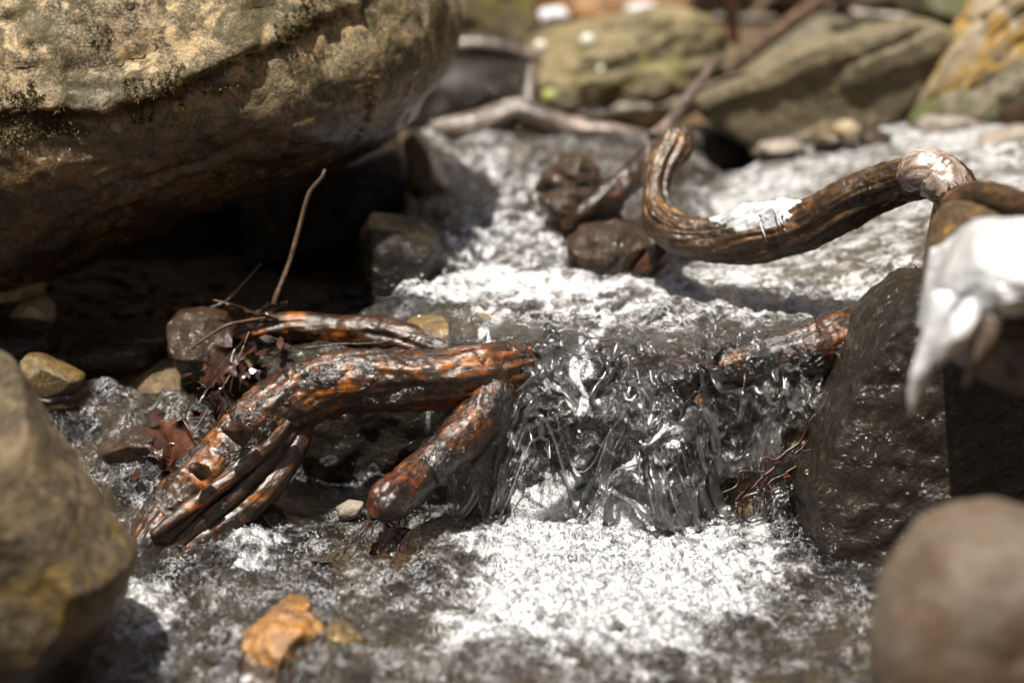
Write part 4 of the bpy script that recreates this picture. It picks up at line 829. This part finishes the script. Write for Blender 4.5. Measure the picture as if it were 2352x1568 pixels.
# ------------------------------------------------------------------ leaves
def leaf(label, c, tip_px, width, Y, mat='leaf', curl=.3, roll=0., lobes=0, name='leaf', tilt=0.0, dy=0.0, group=None):
    a = P(c[0], c[1], Y); b = P(tip_px[0], tip_px[1], Y+dy); ax = b-a; L = np.linalg.norm(ax); ax /= L
    view = np.array([0, -cp, sp]); nrm = view*math.cos(roll)+np.cross(ax, view)*math.sin(roll); nrm -= ax*(nrm@ax); nrm /= np.linalg.norm(nrm)
    side = np.cross(ax, nrm); n, m = 26, 11; V = []
    wd = width*MPP(Y)
    for i in range(n):
        t = i/(n-1); w = wd*(math.sin(math.pi*min(1, t**.75*.98+.02))**1.25)*(1+.28*math.sin(t*lobes*2*math.pi+1))
        for j in range(m):
            s = (j/(m-1)-.5)*2
            w2 = w*(1+.22*math.sin(t*31+s*2)*(abs(s) > .9)+.12*math.sin(t*13+c[0])); V.append(a+ax*L*t+side*w2*s*.5+nrm*(curl*.5*wd*(abs(s)*.5)+.22*wd*math.sin(t*2.6)+.10*wd*math.sin(s*5+t*7+c[1])))
    V = np.array(V); c0 = V.mean(0)
    F = [[i*m+j, i*m+j+1, (i+1)*m+j+1, (i+1)*m+j] for i in range(n-1) for j in range(m-1)]
    nv = len(V); V2 = V-nrm*.0006; F2 = [[q+nv for q in f[::-1]] for f in F]
    me = mesh_np(name, np.vstack([V, V2])-c0, F+F2)
    o = link(name, me, MAT[mat], None, label, 'leaf', group, loc=c0)
    mv = catmull(np.vstack([a-ax*L*.25, a, a+ax*L*.5+nrm*.25*wd*math.sin(1.3), b+nrm*.25*wd*math.sin(2.6)])+nrm*.0006, 20)-c0
    T, N, B = frames(mv); rr = np.linspace(.0011, .0004, 20); th = np.linspace(0, 2*np.pi, 6, endpoint=False)
    VV = (mv[:, None]+N[:, None]*(np.cos(th)[None, :, None]*rr[:, None, None])+B[:, None]*(np.sin(th)[None, :, None]*rr[:, None, None])).reshape(-1, 3)
    FF = [[i*6+j, i*6+(j+1) % 6, (i+1)*6+(j+1) % 6, (i+1)*6+j] for i in range(19) for j in range(6)]
    me2 = mesh_np('midrib', VV, FF); attr(me2, 'fib', VV); link('midrib', me2, MAT['twig'], o)
    return o
leaf('shiny red-brown leaf with a pale wet glare at the left of the root', (425, 960), (385, 1075), 95, -.05, 'leaf', .5, .15)
leaf('red leaf pressed behind the shiny red-brown one, closer to the root', (512, 885), (490, 960), 60, -.03, 'leafdark', .9, -.5)
leaf('dark purple leaf folded under the upper root', (545, 800), (470, 905), 70, .02, 'leafdark', .5, .5)
leaf('curled dark red leaf lying at the foot of the slender twig', (520, 695), (640, 722), 34, .10, 'leafdark', 1.2, 1.0, 1)
leaf('second curled leaf at the foot of the slender twig, pointing right', (600, 712), (660, 690), 30, .12, 'leafdark', 1.2, .4, 1)
leaf('small brown leaf tip sticking out under the shiny red leaf', (420, 1050), (405, 1100), 50, -.06, 'leaf', .5, .2)
leaf('dark red leaf half under water below the root stub', (945, 1215), (850, 1275), 60, -.17, 'leafdark', .4, .2)
leaf('brown leaf sunk beside the olive stone below the root stub', (760, 1290), (690, 1370), 60, -.20, 'leafdark', .4, .0)
leaf('pale bent leaf glinting at the root foot near the near left rock', (420, 1330), (440, 1390), 26, -.19, 'leafdry', .5, .4, 1)
leaf('tiny amber leaf scrap caught under the falling water', (1605, 905), (1602, 940), 20, -.075, 'leafdry', .4, 0, 1)

# ------------------------------------------------------------------ water strands, bubbles, drops
def strands():
    r_ = np.random.default_rng(21); AV, AF = [], []; base = 0; cnt = 0
    for i in range(85):
        x = r_.uniform(-.05, .31); f0 = r_.uniform(.15, .95); L = r_.uniform(.08, .42)
        r0_ = r_.uniform(0, 1); k = 14; pts = []; xx = x; wv = r_.normal()*.25
        for q in range(k):
            f = max(0.02, f0-L*q/(k-1)); yl = float(lip(np.array([xx]))[0]); y = yl-.125+.125*f
            xx += wv*.0065+r_.normal()*.0012; wv += r_.normal()*.5; wv *= .92
            pts.append([xx, y-.016-.014*r0_+.008*math.sin(q*.9+i), float(W_level(np.array([xx]), np.array([y]))[0])+.004*math.sin(q*1.3+i)])
        pts = catmull(pts, 30); T, N, B = frames(pts); m = 8
        rad = r_.choice([.0008, .0015, .0028, .005, .008], p=[.15, .2, .25, .24, .16])*r_.uniform(.8, 1.2)*np.sin(np.linspace(.15, np.pi-.1, 30))**.5*(1+.3*np.sin(np.linspace(0, 9, 30)+i))
        th = np.linspace(0, 2*np.pi, m, endpoint=False); fl_ = r_.uniform(.25, .7)
        V = (pts[:, None]+N[:, None]*(np.cos(th)[None, :, None]*rad[:, None, None])*fl_+B[:, None]*(np.sin(th)[None, :, None]*rad[:, None, None])).reshape(-1, 3)
        ii = np.arange(29)[:, None]*m; j = np.arange(m)[None, :]; j2 = (j+1) % m
        AF.append(np.stack([(ii+j).ravel(), (ii+j2).ravel(), (ii+m+j2).ravel(), (ii+m+j).ravel()], 1)+base); AV.append(V); base += len(V)
    link('water_strands', mesh_np('water_strands', np.vstack(AV), np.vstack(AF)), DROP, None, 'clear twisting strands of water in the small waterfall', kind='stuff')
strands()
def spheres(name, C, Rr, mat, label, sub=2, sq=None):
    D, F = ico(sub); n = len(C); nv = len(D)
    S = D[None]*Rr[:, None, None]
    if sq is not None: S = S*sq[:, None, :]
    V = (C[:, None, :]+S).reshape(-1, 3); FF = (F[None]+(np.arange(n)*nv)[:, None, None]).reshape(-1, 3)
    return link(name, mesh_np(name, V, FF), mat, None, label, kind='stuff')
def bubbles():
    r_ = np.random.default_rng(31); ny, nx = WF.shape
    wgt = np.clip(WF, 0, 1)**1.2+.02
    yy = WV[:, :, 1]; xx = WV[:, :, 0]
    area = np.gradient(WYS)[:, None]*np.ones(nx)
    wgt = wgt*area*(yy < .02)*(yy > -.55)*(xx > -.55)*(xx < .5); wgt = wgt+.02*area*((xx < -.2) & (xx > -.6) & (yy < .06) & (yy > -.45))
    wgt = wgt+.25*area*((xx > -.03) & (xx < .3) & (yy < .02) & (yy > -.09))
    p = (wgt/wgt.sum()).ravel(); n = 15000; idx = r_.choice(len(p), n, p=p)
    C = WV.reshape(-1, 3)[idx]+r_.normal(size=(n, 3))*.0008; R_ = np.clip(r_.lognormal(math.log(.0010), .42, n), .0005, .0036)
    C[:, 2] += R_*.3; C[:, 1] -= R_*.2
    spheres('foam_bubbles', C, R_, BUB, 'countless small clear bubbles on the churning water')
    # drops thrown off the fall
    n = 260; x = r_.uniform(-.2, .42, n); y = r_.uniform(-.2, .02, n); z = W_level(x, y)+r_.exponential(.022, n)+.004
    Rr = np.clip(r_.lognormal(math.log(.0010), .4, n), .0005, .003)
    C = np.stack([x, y, z], 1)
    n2 = 110; x = r_.uniform(-.15, .25, n2); y = r_.uniform(.25, .8, n2); z = W_level(x, y)+r_.exponential(.02, n2)+.005
    C = np.vstack([C, np.stack([x, y, z], 1)]); Rr = np.concatenate([Rr, np.clip(r_.lognormal(math.log(.0011), .4, n2), .0005, .003)])
    spheres('water_drops', C, Rr, DROP, 'clear water drops thrown up by the waterfall and cascade', sub=3)
bubbles()

def debris():
    r_ = np.random.default_rng(91); V, F, b = [], [], 0
    for k in range(130):
        t = r_.uniform(0, 1); px = 620-260*t+r_.normal()*34; py = 760+330*t+r_.normal()*34; y = .07-.15*t+r_.normal()*.012
        c = P(px, py, y); L = r_.uniform(.004, .016); a = r_.normal(size=3)*np.array([1, 1, .5]); a /= np.linalg.norm(a); n = r_.normal(size=3)*.5+np.array([0, -.5, 1]); q = np.cross(a, n); q /= np.linalg.norm(q); n = np.cross(q, a)
        w = L*r_.choice([.06, .35, .6])
        V += [c-a*L, c-a*L*.2-q*w+n*L*.1, c-a*L*.1+q*w, c+a*L*.5-q*w*.8+n*L*.15, c+a*L*.4+q*w*.9, c+a*L]
        F += [[b, b+1, b+2], [b+1, b+3, b+4], [b+1, b+4, b+2], [b+3, b+5, b+4]]; b += 6
    link('wet_debris', mesh_np('wet_debris', V, F), MAT['leafdark'], None, 'wet scraps of dark leaves and needles caught by the root', kind='stuff')
debris()

# ------------------------------------------------------------------ pebbles and leaf litter
def litter():
    r_ = np.random.default_rng(41)
    n = 1500; x = r_.uniform(-.8, .8, n); y = r_.uniform(-.8, 1.3, n); z = bed_h(x, y)+.004
    D, F = ico(2); Rr = r_.uniform(.004, .016, n); sq = r_.uniform(.6, 1.3, (n, 3)); sq[:, 2] *= .6
    S = D[None]*Rr[:, None, None]*sq[:, None, :]; C = np.stack([x, y, z], 1)
    V = (C[:, None]+S).reshape(-1, 3); FF = (F[None]+(np.arange(n)*len(D))[:, None, None]).reshape(-1, 3)
    link('pebbles', mesh_np('pebbles', V, FF), MAT['brownwet'], None, 'brown gravel on the streambed', kind='stuff')
    n = 5200; x = r_.uniform(-3, 3, n); y = r_.uniform(-1.5, 5, n); ok = (np.abs(x) > 1.0) | (y > 1.35); x, y = x[ok], y[ok]; n = len(x)
    z = bed_h(x, y)+.02+.12*fbm(x*1.4, y*1.4, None, 4)*np.clip(sst(1.3, 3, y)+sst(.9, 2, np.abs(x)), 0, 1)
    C = np.stack([x, y, z], 1); L = r_.uniform(.015, .035, n)[:, None]
    a = r_.normal(size=(n, 3)); a[:, 2] *= .35; a /= np.linalg.norm(a, axis=1)[:, None]; b = np.cross(a, r_.normal(size=(n, 3))*np.array([.5, .5, 1])+[0, 0, 1.2]); b /= np.linalg.norm(b, axis=1)[:, None]
    c = np.cross(a, b)
    V = np.stack([C-a*L, C-b*L*.5+c*L*.2, C+b*L*.5+c*L*.2, C+a*L], 1).reshape(-1, 3); o = np.arange(n)[:, None]*4
    F = np.vstack([o+np.array([[0, 1, 2]]), o+np.array([[1, 3, 2]])])
    link('leaf_litter', mesh_np('leaf_litter', V, F, False), MAT['leafdry'], None, 'brown leaf litter on the banks', kind='stuff')
litter()
